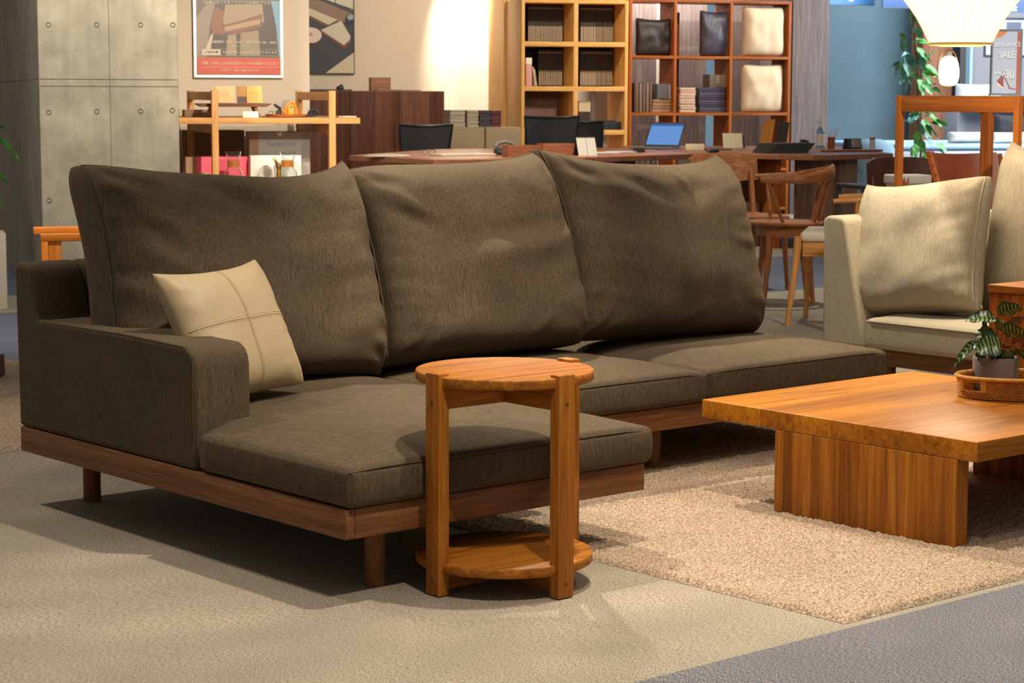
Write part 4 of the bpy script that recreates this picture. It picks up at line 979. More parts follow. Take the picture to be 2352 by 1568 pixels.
ua = bpx(1206, 280, vb+.16)[0]; ub = bpx(1277, 280, vb+.16)[0]
for i in range(magn):
    t = thingb('catalogue', 'reddish brown low catalogue in the bottom left oak shelf cell', 'book', ua+(ub-ua)*(i+.5)/magn, vb+.16, zs_[3]+th+.0005, 'reddish brown catalogues')
    MB().rbox(-.0078, .0078, 0, .16, 0, .215, .0015).make('cover', plain('red_brown_cover', (118, 82, 76), .6, var=.1), t)
for i in range(6):
    t = thingb('leaflet_pack', 'cream leaflet bundle with dark lower part in the right oak shelf cell', 'leaflets', bpx(1332+i*4.4, 280, vb+.1)[0], vb+.1, zs_[3]+th+.0005, 'cream leaflet bundles')
    MB().rbox(-.0068, .0068, 0, .1, 0, .17, .001).make('dark_part', plain('leaflet_dark', (60, 40, 32), .7), t); MB().prism([(-.0068, .171), (.0068, .171), (.0068, .27), (-.0068, .27)], .0, .1, 'XZ').make('cream_part', plain('leaflet_cream', (212, 186, 152), .7), t)
t = thingb('white_post', 'narrow pale upright panel in the right oak shelf cell', 'panel', bpx(1364, 280, vb+.33)[0], vb+.33, zs_[3]+th+.0005)
MB().rbox(-.012, .012, 0, .03, 0, zs_[2]-zs_[3]-2*th-.004, .002).make('panel', plain('pale_panel', (190, 196, 206), .5, var=0), t)
t = thingb('printer', 'black device on the lower oak shelf behind the office chairs', 'device', bpx(1405, 300, vb+.1)[0], vb+.08, zs_[3]+th+.0005)
MB().rbox(-.09, .09, 0, .2, 0, .075, .006).make('body', BLK, t); MB().rbox(-.06, .04, .02, .1, .076, .088, .003).make('tray', BLK, t)

# ================================================================== OPEN CHERRY SHELF
vh = 18.65; CHX, CHZ, CHY = cherry('X'), cherry('Z'), cherry('Y')
px_v = [1449, 1551.5, 1680, 1814]; us_ = [bpx(p, 100, vh)[0] for p in px_v]; zc_ = [bpx(1600, p, vh)[1] for p in (3, 132, 262)]
g_ = (zc_[0]-zc_[2])/2; zc_ += [zc_[2]-g_, .06]; c = (us_[0]+us_[3])/2; th2 = .014
os_ = thingb('open_shelf', 'wide open reddish wood shelving unit with cushions and folded covers', 'shelf', c, vh, 0); DP2 = .40
for u in us_: MB().rbox(u-c-th2, u-c+th2, 0, DP2, 0, zc_[0]+th2, .002).make('upright', CHZ, os_)
for z in zc_:
    for a, b_ in zip(us_[:-1], us_[1:]): MB().rbox(a-c+th2+.0005, b_-c-th2-.0005, .0005, DP2, z-th2, z+th2, .002).make('shelf', CHX, os_)
for i in (1, 2): MB().box(us_[i]-c+th2+.001, us_[i]-c+th2+(.18 if i == 1 else .085), DP2+.001, DP2+.008, .08, zc_[0]-.09).make('back_strip', wood('strip_brown', (84, 40, 18), (112, 58, 26), (128, 70, 34), 'Z'), os_)  # narrow brown strips across part of the back of two cells
# grey slatted screen behind, with openings onto the blue wall
SCW = wood('screen_wood', (118, 104, 100), (146, 130, 124), (164, 148, 142), 'Z', .6); mb = MB()
for pa, pb in ((1446, 1516), (1556, 1632), (1684, 1766)):
    x = bpx(pa, 100, 19.4)[0]; xe = bpx(pb, 100, 19.4)[0]
    while x < xe: mb.box(x, min(x+.043, xe), 19.5, 19.53, 0, 2.8); x += .045
o = bset(mb.make('wall_screen', SCW)); prop(o, kind='structure')
def cushion_at(px0, px1, pyt, zsh, lab, mat, dv=.10, t=.15, seed=1, grp=None, h=None, pt=.10, pipe=True):
    u0 = bpx(px0, 100, vh+dv)[0]; u1 = bpx(px1, 100, vh+dv)[0]; hh = bpx(px0, pyt, vh+dv)[1]-zsh
    tt = thingb('cushion', lab, 'cushion', (u0+u1)/2, vh+dv, zsh+.001, grp)
    o, _ = pillow('cover', tt, u1-u0, hh, t, mat, pinch_top=pt, pinch_bot=.0, pinch_side=.03, p=4, q=.5, n=22, seed=seed, wr=.006, pipe=pipe, pipe_r=.002)
    return tt
BG = plain('cream_cushion_cotton', (206, 178, 144), .9, var=.015, scale=8); PU = plain('aubergine_satin', (64, 56, 66), .45, var=.05); DK = plain('dark_brown_leather', (42, 32, 28), .5, var=.05)
zz = [z+th2 for z in zc_]
cushion_at(1459, 1544, 40, zz[1], 'dark brown leather bag-like cushion in the top left cell of the open shelf', DK, .14, .14, 61, pt=.12)
cushion_at(1606, 1674, 22, zz[1], 'glossy aubergine cushion in the top middle cell of the open shelf', PU, .12, .14, 62, pt=.12)
cushion_at(1704, 1798, 14, zz[1], 'cream cushion in the top right cell of the open shelf', BG, .10, .22, 63, 'cream shelf cushions', pt=.06)
cushion_at(1704, 1798, 146, zz[2], 'cream cushion in the middle right cell of the open shelf', BG, .10, .18, 64, 'cream shelf cushions', pt=.08)
def vrow(pxa, pxb, n, zsh, hgt, cols, lab, grp, name='book', cat='book', vv=vh+.06):
    ua = bpx(pxa, 200, vv)[0]; ub = bpx(pxb, 200, vv)[0]; wd_ = (ub-ua)/n
    for i in range(n):
        col = cols[i % len(cols)]; t = thingb(name, lab, cat, ua+wd_*(i+.5), vv+random.uniform(0, .01), zsh+.0005, grp)
        MB().rbox(-wd_*.46, wd_*.46, 0, .2, 0, hgt*random.uniform(.96, 1), .0015).make('cover', plain('cover_%d_%d_%d' % col, col, .55, var=.08, scale=90), t)
vrow(1458, 1498, 10, zz[2], .285, [(72, 50, 38), (110, 78, 56), (56, 40, 32), (132, 98, 70)], 'thin brown book standing in the middle left cell of the open shelf', 'thin brown books on the open shelf')
t = thingb('folded_cover', 'grey cover folded in clear plastic above the tan stack on the open shelf', 'folded cover', bpx(1522, 200, vh+.1)[0], vh+.08, zz[2]+.126)
MB().rbox(-.062, .062, 0, .2, 0, .15, .012).make('cloth', plain('grey_cloth', (96, 90, 94), .7), t); MB().rbox(.063, .085, 0.01, .19, 0, .145, .008).make('plastic', plain('plastic_film', (190, 206, 214), .15, var=.05), t)
def flatstack(pxa, pxb, n, zsh, tot, cols, lab, grp, vv=vh+.06, name='folded_cover', cat='folded cover', rough=.75):
    ua = bpx(pxa, 230, vv)[0]; ub = bpx(pxb, 230, vv)[0]; th_ = tot/n
    for i in range(n):
        col = cols[i % len(cols)]; t = thingb(name, lab, cat, (ua+ub)/2+random.uniform(-.006, .006), vv+random.uniform(0, .01), zsh+.0005+i*th_, grp)
        MB().rbox(-(ub-ua)/2, (ub-ua)/2, 0, .24, 0, th_-.0008, min(.006, th_*.3)).make('cloth', plain('cloth_%d_%d_%d' % col, col, rough, var=.08, scale=60), t)
flatstack(1499, 1547, 4, zz[2], .122, [(150, 110, 74), (136, 98, 66)], 'tan folded cover in the short stack of the middle left cell', 'short tan stack')
flatstack(1562, 1598, 9, zz[2], .238, [(188, 154, 124), (172, 140, 112)], 'light tan folded cover in the tall stack of the middle cell', 'tall light tan stack')
flatstack(1607, 1666, 10, zz[2], .238, [(70, 62, 72), (84, 76, 86), (62, 54, 62)], 'dark purple folded cover wrapped in plastic in the middle cell', 'dark purple stack', rough=.2)
t = thingb('storage_box', 'grey-brown box with a pale label on top of the purple stack', 'box', bpx(1650, 180, vh+.1)[0], vh+.1, zz[2]+.241)
MB().rbox(-.09, .09, 0, .18, 0, .125, .004).make('body', plain('box_taupe', (104, 84, 70), .6), t); MB().box(-.02, .01, -.001, .0005, .04, .115).make('label_tag', plain('tag_tan', (140, 118, 98), .7), t)
flatstack(1622, 1674, 6, zz[3], .17, [(66, 52, 56), (80, 64, 66)], 'dark folded cover in the lower middle cell of the open shelf', 'dark stack in the lower cell')
vrow(1458, 1512, 12, zz[3], .20, [(72, 50, 38), (100, 74, 58), (56, 40, 32)], 'thin brown book behind the laptop in the lower left cell', 'brown books in the lower cell')
vrow(1706, 1742, 8, zz[3], .20, [(60, 50, 46), (96, 74, 60)], 'dark thin book in the lower right cell of the open shelf', 'dark books in the lower right cell')

# ================================================================== DESKS
DT = .72
DKW = wood('desk_wood', (112, 66, 46), (156, 104, 78), (180, 128, 100), 'X', .35); DKZ = wood('desk_wood_z', (58, 36, 26), (84, 54, 40), (100, 68, 52), 'Z', .5, (0, .05))
def deskthing(name, lab, poly, panels):
    cu = sum(p[0] for p in poly)/len(poly); cv = sum(p[1] for p in poly)/len(poly)
    t = thingb(name, lab, 'desk', cu, cv, 0); lp = [(p[0]-cu, p[1]-cv) for p in poly]
    o = MB().prism(lp, DT-.04, DT, 'XY').make('desk_top', DKW, t, angle=30)
    md = o.modifiers.new('bevel', 'BEVEL'); md.width = .006; md.segments = 2
    for (a, b_, c_, d_, z0, m, nm) in panels: MB().box(a-cu, b_-cu, c_-cv, d_-cv, z0, DT-.0405).make(nm, m, t, smooth=False)
    return t
deskthing('counter_desk', 'long brown wooden counter desk behind the dark sofa, with angled left end', [(3.13, 14.75), (3.49, 13.66), (4.58, 13.93), (5.85, 14.72), (5.92, 16.5), (4.2, 16.3)],
          [(3.65, 4.55, 14.25, 14.29, 0, DKZ, 'front_panel'), (3.62, 3.66, 14.3, 14.9, 0, DKZ, 'side_panel'), (5.3, 5.34, 14.75, 16.2, 0, DKZ, 'side_panel')])
SLT = wood('slat_wood', (96, 66, 54), (140, 106, 88), (164, 130, 108), 'Z', .5, (0, .045))
deskthing('counter_desk', 'right-hand counter desk with a slatted wooden end panel carrying the black menu folders', [(5.95, 14.85), (6.22, 14.52), (6.50, 14.10), (7.34, 14.46), (7.9, 16.6), (5.95, 17.0)],
          [(6.52, 7.02, 14.42, 14.47, 0, SLT, 'slatted_end'), (6.05, 6.5, 15.1, 15.14, 0, DKZ, 'back_panel'), (6.38, 6.42, 14.5, 15.05, 0, cherry('Z'), 'side_panel')])
t = thingb('storage_box', 'dark box pushed under the right-hand counter desk', 'box', 6.2, 14.75, 0); MB().rbox(-.16, .16, 0, .3, 0, .34, .004).make('body', plain('taupe_box', (96, 78, 62), .7), t)
def ond(px, py, name, lab, cat, rz=0, z=DT, group=None):
    u, vv = buv(px, py, z)
    if vv > 16.1: vv = 16.1; u = bpx(px, py, vv)[0]
    return thingb(name, lab, cat, u, vv, z+.0006, group, rz)
# tent calendar
t = ond(1344, 357, 'desk_calendar', 'white tent calendar with spiral top standing open on the counter desk', 'calendar', .12)
PW = plain('paper_white', (222, 218, 210), .8, var=0); BKM = plain('black_board', (34, 38, 44), .6, var=0)
for s_, m, y0 in ((1, PW, -.05), (-1, BKM, .05)):
    mb = MB().add([(-.075, y0, 0), (.075, y0, 0), (.075, 0, .135), (-.075, 0, .135), (-.075, y0+.003*s_, 0), (.075, y0+.003*s_, 0), (.075, .003*s_, .132), (-.075, .003*s_, .132)], [(0, 1, 2, 3), (7, 6, 5, 4), (0, 4, 5, 1), (1, 5, 6, 2), (2, 6, 7, 3), (3, 7, 4, 0)])
    mb.make('page' if s_ > 0 else 'backing_board', m, t, smooth=False)
mb = MB()
for k_ in range(20): x = -.07+.14*k_/19; mb.tube([(x, .005*math.cos(a), .136+.005*math.sin(a)) for a in [2*PI*j/8 for j in range(8)]], .0008, 4, closed=True)
mb.tube([(0, -.052, .0), (0, -.002, .134)], .0012, 4); mb.make('spiral', plain('dark_wire', (80, 74, 66), .5, .5, var=0), t)
# laptop
t = ond(1520, 331, 'laptop', 'open laptop with a glowing blue screen on the counter desk', 'laptop', -.9)
MB().rbox(-.17, .17, -.24, 0, 0, .016, .004).make('keyboard_base', plain('laptop_grey', (120, 116, 108), .4, .3, var=0), t)
ld = MB().rbox(-.17, .17, -.004, .004, 0, .225, .003).make('lid', plain('laptop_lid', (60, 58, 56), .4, var=0), t); ld.location = (0, 0, .016); ld.rotation_euler = (-.5, 0, 0)
MB().box(-.155, .155, -.0052, -.0045, .014, .21).make('screen', plain('screen_blue', (84, 130, 196), .3, var=0, emit=.5), ld)
mb = MB()
mb.box(-.155, .155, -.0060, -.0053, .190, .208); mb.make('menu_bar', plain('screen_dark', (50, 80, 140), .3, var=0, emit=.4), ld)
for px, py, w_, h_, lab in ((1684, 340, .085, .128, 'blank cream card on a black stand to the right of the laptop'),):
    t = ond(px, py, 'card_stand', lab, 'card stand', -.1)
    q = MB().rbox(-w_, w_, -.002, .002, 0, h_, .001).make('card', plain('card_cream', (226, 214, 180), .7, var=0), t); q.rotation_euler = (-.28, 0, 0)
    MB().prism([(0.004, 0), (.09, 0), (.045, .10)], w_-.03, w_+.02, 'YZ').make('stand', BKM, t)
t = ond(1598, 345, 'card_block', 'small cream card box lying in front of the laptop', 'box', 0); MB().rbox(-.075, .075, 0, .04, 0, .05, .002).make('body', plain('card_cream', (226, 214, 180), .7, var=0), t)
for i, (px, py, w_, d_, col, lab, cat) in enumerate((
    (1654, 345, .10, .16, (118, 92, 78), 'brown closed folder beside the cream card box', 'folder'), (1395, 354, .11, .18, (206, 204, 200), 'open white notebook just right of the tent calendar', 'notebook'),
    (1440, 352, .09, .18, (196, 196, 200), 'second white notebook page next to the open one', 'notebook'), (1052, 358, .14, .18, (200, 198, 186), 'white paper sheets on the counter desk in front of the left office chair', 'papers'),
    (1115, 357, .10, .18, (206, 204, 190), 'paper sheets right beside the first ones toward the phone', 'papers'))):
    t = ond(px, py, {'folder': 'folder', 'notebook': 'notebook', 'papers': 'paper_sheet'}[cat], lab, cat, .1*i); MB().rbox(-w_, w_, 0, d_, 0, .012, .002).make('pages', plain('sheet_%d' % i, col, .8, var=.02), t)
t = ond(890, 360, 'fur_mat', 'fluffy grey-white fur mat on the left end of the counter desk', 'mat')
def furf(i, j):
    a = 2*PI*i; r_ = math.sin(PI/2*j) if j < .5 else math.sin(PI/2*j); r_ = math.sin(PI*j/2)
    return (.17*r_*math.cos(a)*(1+.06*nz(i*40, j*10, 1)), .10*r_*math.sin(a), .018*math.cos(PI*j/2)+.004*nz(i*60, j*60, 2)+.003)
MB().grid(furf, 60, 14, closeu=True).make('fur', plain('fur_white', (190, 178, 156), 1, var=.25, scale=160), t)
t = ond(985, 357, 'eyeglasses', 'pair of eyeglasses and a small pen resting left of the paper sheets', 'glasses')
mb = MB()
for x in (-.028, .028): mb.tube([(x+.022*math.cos(a), 0, .022+.018*math.sin(a)) for a in [2*PI*k/16 for k in range(16)]], .0018, 5, closed=True)
mb.tube([(-.006, 0, .026), (.006, 0, .026)], .0015, 5).tube([(.05, 0, .026), (.06, .1, .02)], .0018, 5).tube([(-.05, 0, .026), (-.06, .1, .02)], .0018, 5); mb.make('frame', plain('dark_metal', (70, 64, 58), .3, .6, var=0), t)
t = ond(1163, 356, 'telephone', 'black desk telephone with grey handset left of the wooden tray boxes', 'telephone')
MB().prism([(-.06, 0), (.09, 0), (.09, .05), (-.06, .02)], -.07, .07, 'YZ').make('base', BLK, t)
MB().tube([(-.075, .03, .06), (-.05, .03, .085), (0, .03, .095), (.05, .03, .085), (.075, .03, .06)], [.018, .015, .013, .015, .018], 10).make('handset', plain('phone_grey', (120, 118, 112), .35, var=0), t)
TRW = wood('tray_box_wood', (140, 84, 58), (178, 116, 84), (196, 138, 108), 'X', .45)
for px, py, w_, dd, hh, lab in ((1205, 360, .125, .14, .08, 'orange-brown wooden desk tray left of the tent calendar'), (1285, 357, .125, .14, .085, 'pinkish wooden desk tray right behind the tent calendar')):
    t = ond(px, py, 'desk_tray', lab, 'desk tray', .03)
    MB().box(-w_, w_, 0, dd, 0, .006).box(-w_, w_, 0, .006, .006, hh).box(-w_, w_, dd-.006, dd, .006, hh).box(-w_, -w_+.006, .006, dd-.006, .006, hh).box(w_-.006, w_, .006, dd-.006, .006, hh).make('tray', TRW, t, smooth=False)
for i in range(6):
    u, vv = buv(1812, 352, DT); t = thing('menu_folder', 'slim black menu folder in the fanned pile on the right-hand counter desk', 'folder', bw(u+.02*i, vv+.012*i, DT+.0006+i*.0125), BZ+.1+.03*i, 'fanned pile of black folders')
    MB().rbox(-.19, .17, 0, .24, 0, .012, .002).make('cover', plain('folder_black', (56, 56, 56), .45, var=.05), t)
u, vv = bpx(1792, 338, 16.0)[0], 15.65; t = thingb('standing_folder', 'black folder standing upright behind the fanned pile', 'folder', u, vv+.35, DT+.0006)
q = MB().prism([(-.045, 0), (.045, 0), (.075, .215), (-.015, .215)], -.012, .012, 'XZ').make('cover', plain('folder_grey', (66, 62, 54), .5, var=0), t)
t = ond(1760, 341, 'wooden_stand', 'orange wooden board on a stand left of the black folders', 'stand')
MB().prism([(-.065, 0), (.035, 0), (.075, .24), (-.01, .24)], -.008, .008, 'XZ').make('board', wood('stand_wood', (176, 104, 44), (212, 140, 66), (224, 158, 86), 'Z'), t)
t = ond(1884, 337, 'sanitizer_bottle', 'clear blue hand sanitizer pump bottle with a white label', 'bottle')
MB().lathe([(0, 0), (.036, 0), (.038, .01), (.038, .13), (.030, .155), (.014, .168), (.014, .176), (0, .176)], 24, cap=False).make('bottle', plain('blue_gel', (130, 190, 216), .15, var=0, trans=.6), t)
MB().lathe([(.0386, .02), (.0386, .118)], 24, cap=False).make('label_sheet', plain('label_white', (216, 212, 200), .7, var=0), t)
MB().tube([(0, 0, .177), (0, 0, .215)], .009, 12).rbox(-.035, .012, -.009, .009, .215, .228, .003).make('pump', plain('pump_white', (220, 216, 206), .5, var=0), t)
t = ond(1909, 341, 'pen_cup', 'brown wooden pen cup with white pens beside the sanitizer bottle', 'pen cup')
MB().lathe([(0, 0), (.030, 0), (.032, .095), (.028, .095), (.026, .01), (0, .01)], 20, cap=False).make('cup', wood('cup_wood', (112, 58, 30), (150, 84, 46), (166, 100, 60), 'Z'), t)
for dx, tl in ((-.012, -.01), (0, .004), (.012, .03), (.018, .04)):
    MB().tube([(dx*.5, 0, .012), (dx+tl, .005, .15+.01*abs(dx)*50)], .0045, 8).make('pen', plain('pen_white', (214, 206, 196), .5, var=0), t)
t = ond(1962, 342, 'card_rack', 'black wire rack of small patterned cards at the right end of the desk', 'card rack')
MB().prism([(-.085, 0), (.085, 0), (.07, .085), (-.07, .085)], .02, .05, 'XZ').make('rack', BLK, t)
for i, (x, col) in enumerate(((-.045, (60, 60, 60)), (-.01, (150, 160, 180)), (.02, (190, 120, 100)), (.05, (120, 140, 160)))): MB().rbox(x-.014, x+.014, .0, .018, .012, .08, .001).make('card', plain('mini_card_%d' % i, col, .6, var=.1, scale=150), t)
t = ond(2004, 342, 'price_stand', 'small white card stand with a pink top strip at the far right of the desk', 'card stand')
q = MB().rbox(-.026, .026, -.003, .003, 0, .095, .001).make('card', plain('card_greywhite', (206, 200, 204), .6, var=0), t); q.rotation_euler = (-.1, 0, 0)
MB().box(-.026, .026, -.0042, -.0035, .078, .094).make('pink_strip', plain('pink_strip', (196, 70, 90), .6, var=0), q)
t = ond(1955, 349, 'blotter_board', 'long thin reddish board lying along the right-hand counter desk', 'board', .15)
MB().rbox(-.22, .30, 0, .10, 0, .016, .002).make('board', wood('blotter', (120, 62, 30), (150, 84, 44), (166, 98, 56), 'X'), t)
t = ond(1640, 352, 'cable_coil', 'black leather pouch with cable lying at the front edge of the counter desk', 'pouch'); t.location = t.location
MB().ell((0, .02, .018), (.055, .03, .017), 14, 8).make('pouch', BLK, t)
t = ond(1470, 350, 'ink_pad', 'small black box in front of the laptop', 'box'); MB().rbox(-.04, .04, 0, .05, 0, .035, .004).make('body', plain('black_gloss2', (44, 46, 50), .4, var=0), t)
t = ond(1855, 338, 'tape_dispenser', 'dark wedge-shaped holder between the folders and the sanitizer bottle', 'holder'); MB().prism([(-.06, 0), (.06, 0), (.03, .06), (-.02, .07)], .05, .10, 'XZ').make('body', plain('dark_blue_plastic', (40, 54, 70), .4, var=0), t)

# ================================================================== OFFICE CHAIRS
MESHB = plain('black_mesh', (40, 40, 42), .7, var=.05)
def office(px0, px1, pyt, vv, lab, rz=0):
    u0, zt_ = bpx(px0, pyt, vv); u1, _ = bpx(px1, pyt, vv); w = (u1-u0)/2
    t = thingb('office_chair', lab, 'office chair', (u0+u1)/2, vv, 0, 'black office chairs', rz)
    def f(i, j): x = -1+2*i; z = .50+(zt_-.50)*j; ww = w*(.80+.20*j); return (x*ww, .05*x*x*-1+.06*(1-j), z+.012*j*x*x)
    mb = MB().grid(f, 14, 8); mb.grid(lambda i, j: tuple(Vector(f(i, j))+Vector((0, .02, 0))), 14, 8); mb.make('backrest', MESHB, t)
    path = [f(0, j/6) for j in range(7)]+[f(i/10, 1) for i in range(1, 11)]+[f(1, 1-j/6) for j in range(1, 7)]+[f(1-i/10, 0) for i in range(1, 10)]
    MB().tube(path, .012, 6, closed=True).make('back_frame', plain('chair_frame_black', (26, 28, 30), .4, var=0), t)
    MB().rbox(-w*.95, w*.95, -.42, .02, .43, .49, .03, 3).make('seat', MESHB, t)
    MB().tube([(0, -.2, .06), (0, -.2, .43)], .025, 12).make('column', plain('steel', (120, 120, 122), .3, .9, var=0), t)
    mb = MB()
    for k_ in range(5): a = 2*PI*k_/5+.3; mb.tube([(0, -.2, .075), (.27*math.cos(a), -.2+.27*math.sin(a), .055)], [.022, .014], 8).ell((.27*math.cos(a), -.2+.27*math.sin(a), .025), (.025, .025, .025), 10, 6)
    mb.make('base', BLK, t); return t
office(914, 1036, 289, 17.05, 'black mesh office chair at the left in front of the walnut cabinet', .0)
office(1202, 1326, 270, 17.0, 'black mesh office chair in front of the oak bookshelf', .0)
office(1318, 1386, 281, 17.5, 'dark office chair half hidden right of the other one at the oak bookshelf', -.5)

# ================================================================== WOODEN ARMCHAIR AND DINING CHAIRS
CW1 = wood('chair_wood', (106, 64, 36), (146, 92, 54), (172, 116, 72), 'X', .4); CWZ = wood('chair_wood_z', (106, 64, 36), (146, 92, 54), (172, 116, 72), 'Z', .4)
u, vv = buv(1806, 512, .445)
ac = thingb('armchair', 'round-seated wooden spindle armchair with a bent rail in front of the slatted desk end', 'chair', u, vv, 0)
MB().lathe([(0, .43), (.19, .43), (.222, .440), (.228, .450), (.222, .458), (.15, .454), (0, .450)], 40, sx=1.0, sy=.95, cap=False).make('seat', CW1, ac)
MB().lathe([(.165, .375), (.175, .43), (.150, .43), (.145, .375), (.165, .375)], 30, cap=False).make('apron', CW1, ac)
for a in (-150, -62, 28, 120):
    a = math.radians(a); MB().tube([(.15*math.cos(a), .15*math.sin(a), .43), (.165*math.cos(a), .165*math.sin(a), .25), (.20*math.cos(a), .20*math.sin(a), 0)], [.022, .019, .012], 12).make('leg', CWZ, ac)
def railp(a):   # a in degrees around the seat, back of the chair at -20; the arms run on straight past +-70
    d = a+20; q = max(-75, min(75, d)); ex = (abs(d)-75)/57*.24 if abs(d) > 75 else 0
    lx = .255*math.cos(math.radians(q))-ex; ly = .25*math.sin(math.radians(q))
    c_, s_ = math.cos(math.radians(-20)), math.sin(math.radians(-20))
    return Vector((lx*c_-ly*s_, lx*s_+ly*c_, (.700+.040*max(0, 1-abs(d)/75)**.8)))
mb = MB(); pts = [railp(-20-130+k*5) for k in range(0, 53)]; vs = []; n = 10
rad_w = [.012+.030*max(0, 1-(abs(k-26)/26)**1.2)+(.008 if k < 6 else 0) for k in range(53)]
for i, p in enumerate(pts):
    tg = (pts[min(i+1, 52)]-pts[max(i-1, 0)]).normalized(); out_ = Vector((tg.y, -tg.x, 0)).normalized()
    for k in range(n):
        an = 2*PI*k/n; vs.append(p+out_*math.cos(an)*.014+Vector((0, 0, 1))*math.sin(an)*rad_w[i])
fs = [(i*n+k, i*n+(k+1) % n, (i+1)*n+(k+1) % n, (i+1)*n+k) for i in range(52) for k in range(n)]+[tuple(range(n)), tuple(52*n+k for k in range(n-1, -1, -1))]
mb.add(vs, fs); mb.make('bent_rail', CW1, ac)
for a in (-140, -58, -34, -8, 16, 95):
    p = railp(a); q = Vector((.19*math.cos(math.radians(a if a > -100 else -118)), .18*math.sin(math.radians(a if a > -100 else -118)), .452))
    MB().tube([q, q.lerp(p, .5), p-Vector((0, 0, .008))], [.009, .0115, .008], 10).make('spindle', CWZ, ac)
def diningchair(px, py, label, rz, name='dining_chair'):
    u, vv = buv(px, py, .80); t = thingb(name, label, 'chair', u, vv, 0, None, rz)
    MB().rbox(-.22, .22, -.40, -.01, .42, .45, .012, 3).make('seat', CW1, t)
    for sx in (-1, 1):
        MB().tube([(sx*.20, 0, 0), (sx*.19, -.01, .44), (sx*.20, .045, .70)], [.014, .02, .014], 10).make('rear_leg', CWZ, t)
        MB().tube([(sx*.21, -.40, 0), (sx*.19, -.37, .42)], [.012, .02], 10).make('front_leg', CWZ, t)
    def f(i, j): x = -1+2*i; return (x*.235, .055-.05*(1-x*x)*-1+.0-.04*x*x+.02*j, .635+.175*j*(1-.18*x*x*x*x)+.012*math.cos(x*3)*(1-j)*-1)
    mb = MB().grid(f, 18, 5); mb.grid(lambda i, j: tuple(Vector(f(i, j))+Vector((0, .018, 0))), 18, 5)
    for i in range(18):
        for j in (0, 1): a = f(i/18, j); b_ = f((i+1)/18, j); mb.add([a, b_, (b_[0], b_[1]+.018, b_[2]), (a[0], a[1]+.018, a[2])], [(0, 1, 2, 3)])
    for i in (0, 1):
        for j in range(5): a = f(i, j/5); b_ = f(i, (j+1)/5); mb.add([a, b_, (b_[0], b_[1]+.018, b_[2]), (a[0], a[1]+.018, a[2])], [(0, 1, 2, 3)])
    mb.make('backrest', CW1, t); return t
diningchair(1668, 356, 'brown dining chair with curved back panel half hidden by the dark sofa', .12)
t = diningchair(2085, 366, 'dark brown chair whose wide back shows behind the tall wooden stand', 0.0)
for ch in t.children:
    me = ch.data.copy(); me.materials.clear(); me.materials.append(wood('dark_chair_wood', (62, 34, 24), (84, 50, 36), (98, 62, 46), 'X')); ch.data = me
# pale oak armchair with white seat
POX = wood('pale_chair_wood', (170, 104, 50), (208, 146, 82), (220, 164, 100), 'X', .4); POZ = wood('pale_chair_wood_z', (170, 104, 50), (208, 146, 82), (220, 164, 100), 'Z', .4)
u, vv = buv(1812, 748, 0)
pc = thingb('armchair', 'pale oak armchair with a white woven seat standing beside the beige sofa arm', 'chair', u-.01, vv, 0, None, -.5)
for (x, y, xt, yt, zt_) in ((0, 0, .045, .01, .455), (.06, .46, .08, .44, .455), (.52, .0, .50, .01, .64), (.56, .46, .52, .44, .64)):
    MB().tube([(x, y, 0), (xt, yt, zt_*.9), (xt, yt, zt_)], [.013, .021, .018], 12).make('leg', POZ, pc)
MB().rbox(.07, .50, -.005, .02, .355, .425, .003).rbox(.07, .50, .43, .455, .355, .425, .003).make('apron', POX, pc)
MB().rbox(.055, .52, .0, .45, .426, .482, .024, 4).make('seat', plain('white_weave', (214, 204, 186), .8, var=.08, scale=220, bmp=.4), pc)
for y in (.0, .46):
    MB().tube([(.22, y, .636), (.27, y, .640), (.40, y, .645), (.52, y, .655)], [.012, .014, .014, .014], 10).make('arm', POX, pc)
    MB().tube([(.33, y, .44), (.34, y, .638)], .010, 8).make('arm_post', POZ, pc)
mb = MB().grid(lambda i, j: (.53+.035*math.sin(PI*i), -.03+.52*i, .655+.10*j*math.sin(PI*(.12+.76*i))), 16, 4); mb.grid(lambda i, j: (.55+.035*math.sin(PI*i), -.03+.52*i, .655+.10*j*math.sin(PI*(.12+.76*i))), 16, 4)
mb.make('backrest', POX, pc)

# ================================================================== TALL WOODEN FRAME WITH SIGN, LEATHER CHAIR
fc = CP + ray(2058, 219)*9.3; zf = fc.z; wF = .665; dF = .66
TZ, TX = wood('frame_wood_z', (138, 70, 26), (184, 104, 44), (204, 128, 62), 'Z'), wood('frame_wood_x', (138, 70, 26), (184, 104, 44), (204, 128, 62), 'X'); TY = wood('frame_wood_y', (110, 56, 22), (150, 80, 34), (176, 102, 50), 'Y')
fr = thing('display_stand', 'tall reddish wooden open stand right of the blue wall', 'display stand', (fc.x, fc.y, 0), -PI/2)
for x, y in ((0, 0), (wF-.030, 0), (0, dF-.03), (wF-.03, dF-.03)): MB().rbox(x, x+.028, y, y+.030, 0, zf, .002).make('post', TZ, fr)
for y in (.003, dF-.027): MB().rbox(.0285, wF-.0305, y, y+.022, zf-.072, zf-.001, .002).make('top_rail', TX, fr)
for x in (.003, wF-.027): MB().rbox(x, x+.022, .0305, dF-.0305, zf-.072, zf-.001, .002).make('side_rail', TY, fr)
MB().rbox(.03, .058, dF-.03, dF-.002, 0, zf-.074, .002).make('post', TZ, fr)
MB().rbox(wF*.55, wF-.03, .0255, dF-.03, zf-.012, zf-.0012, .002).make('top_shelf', TX, fr)
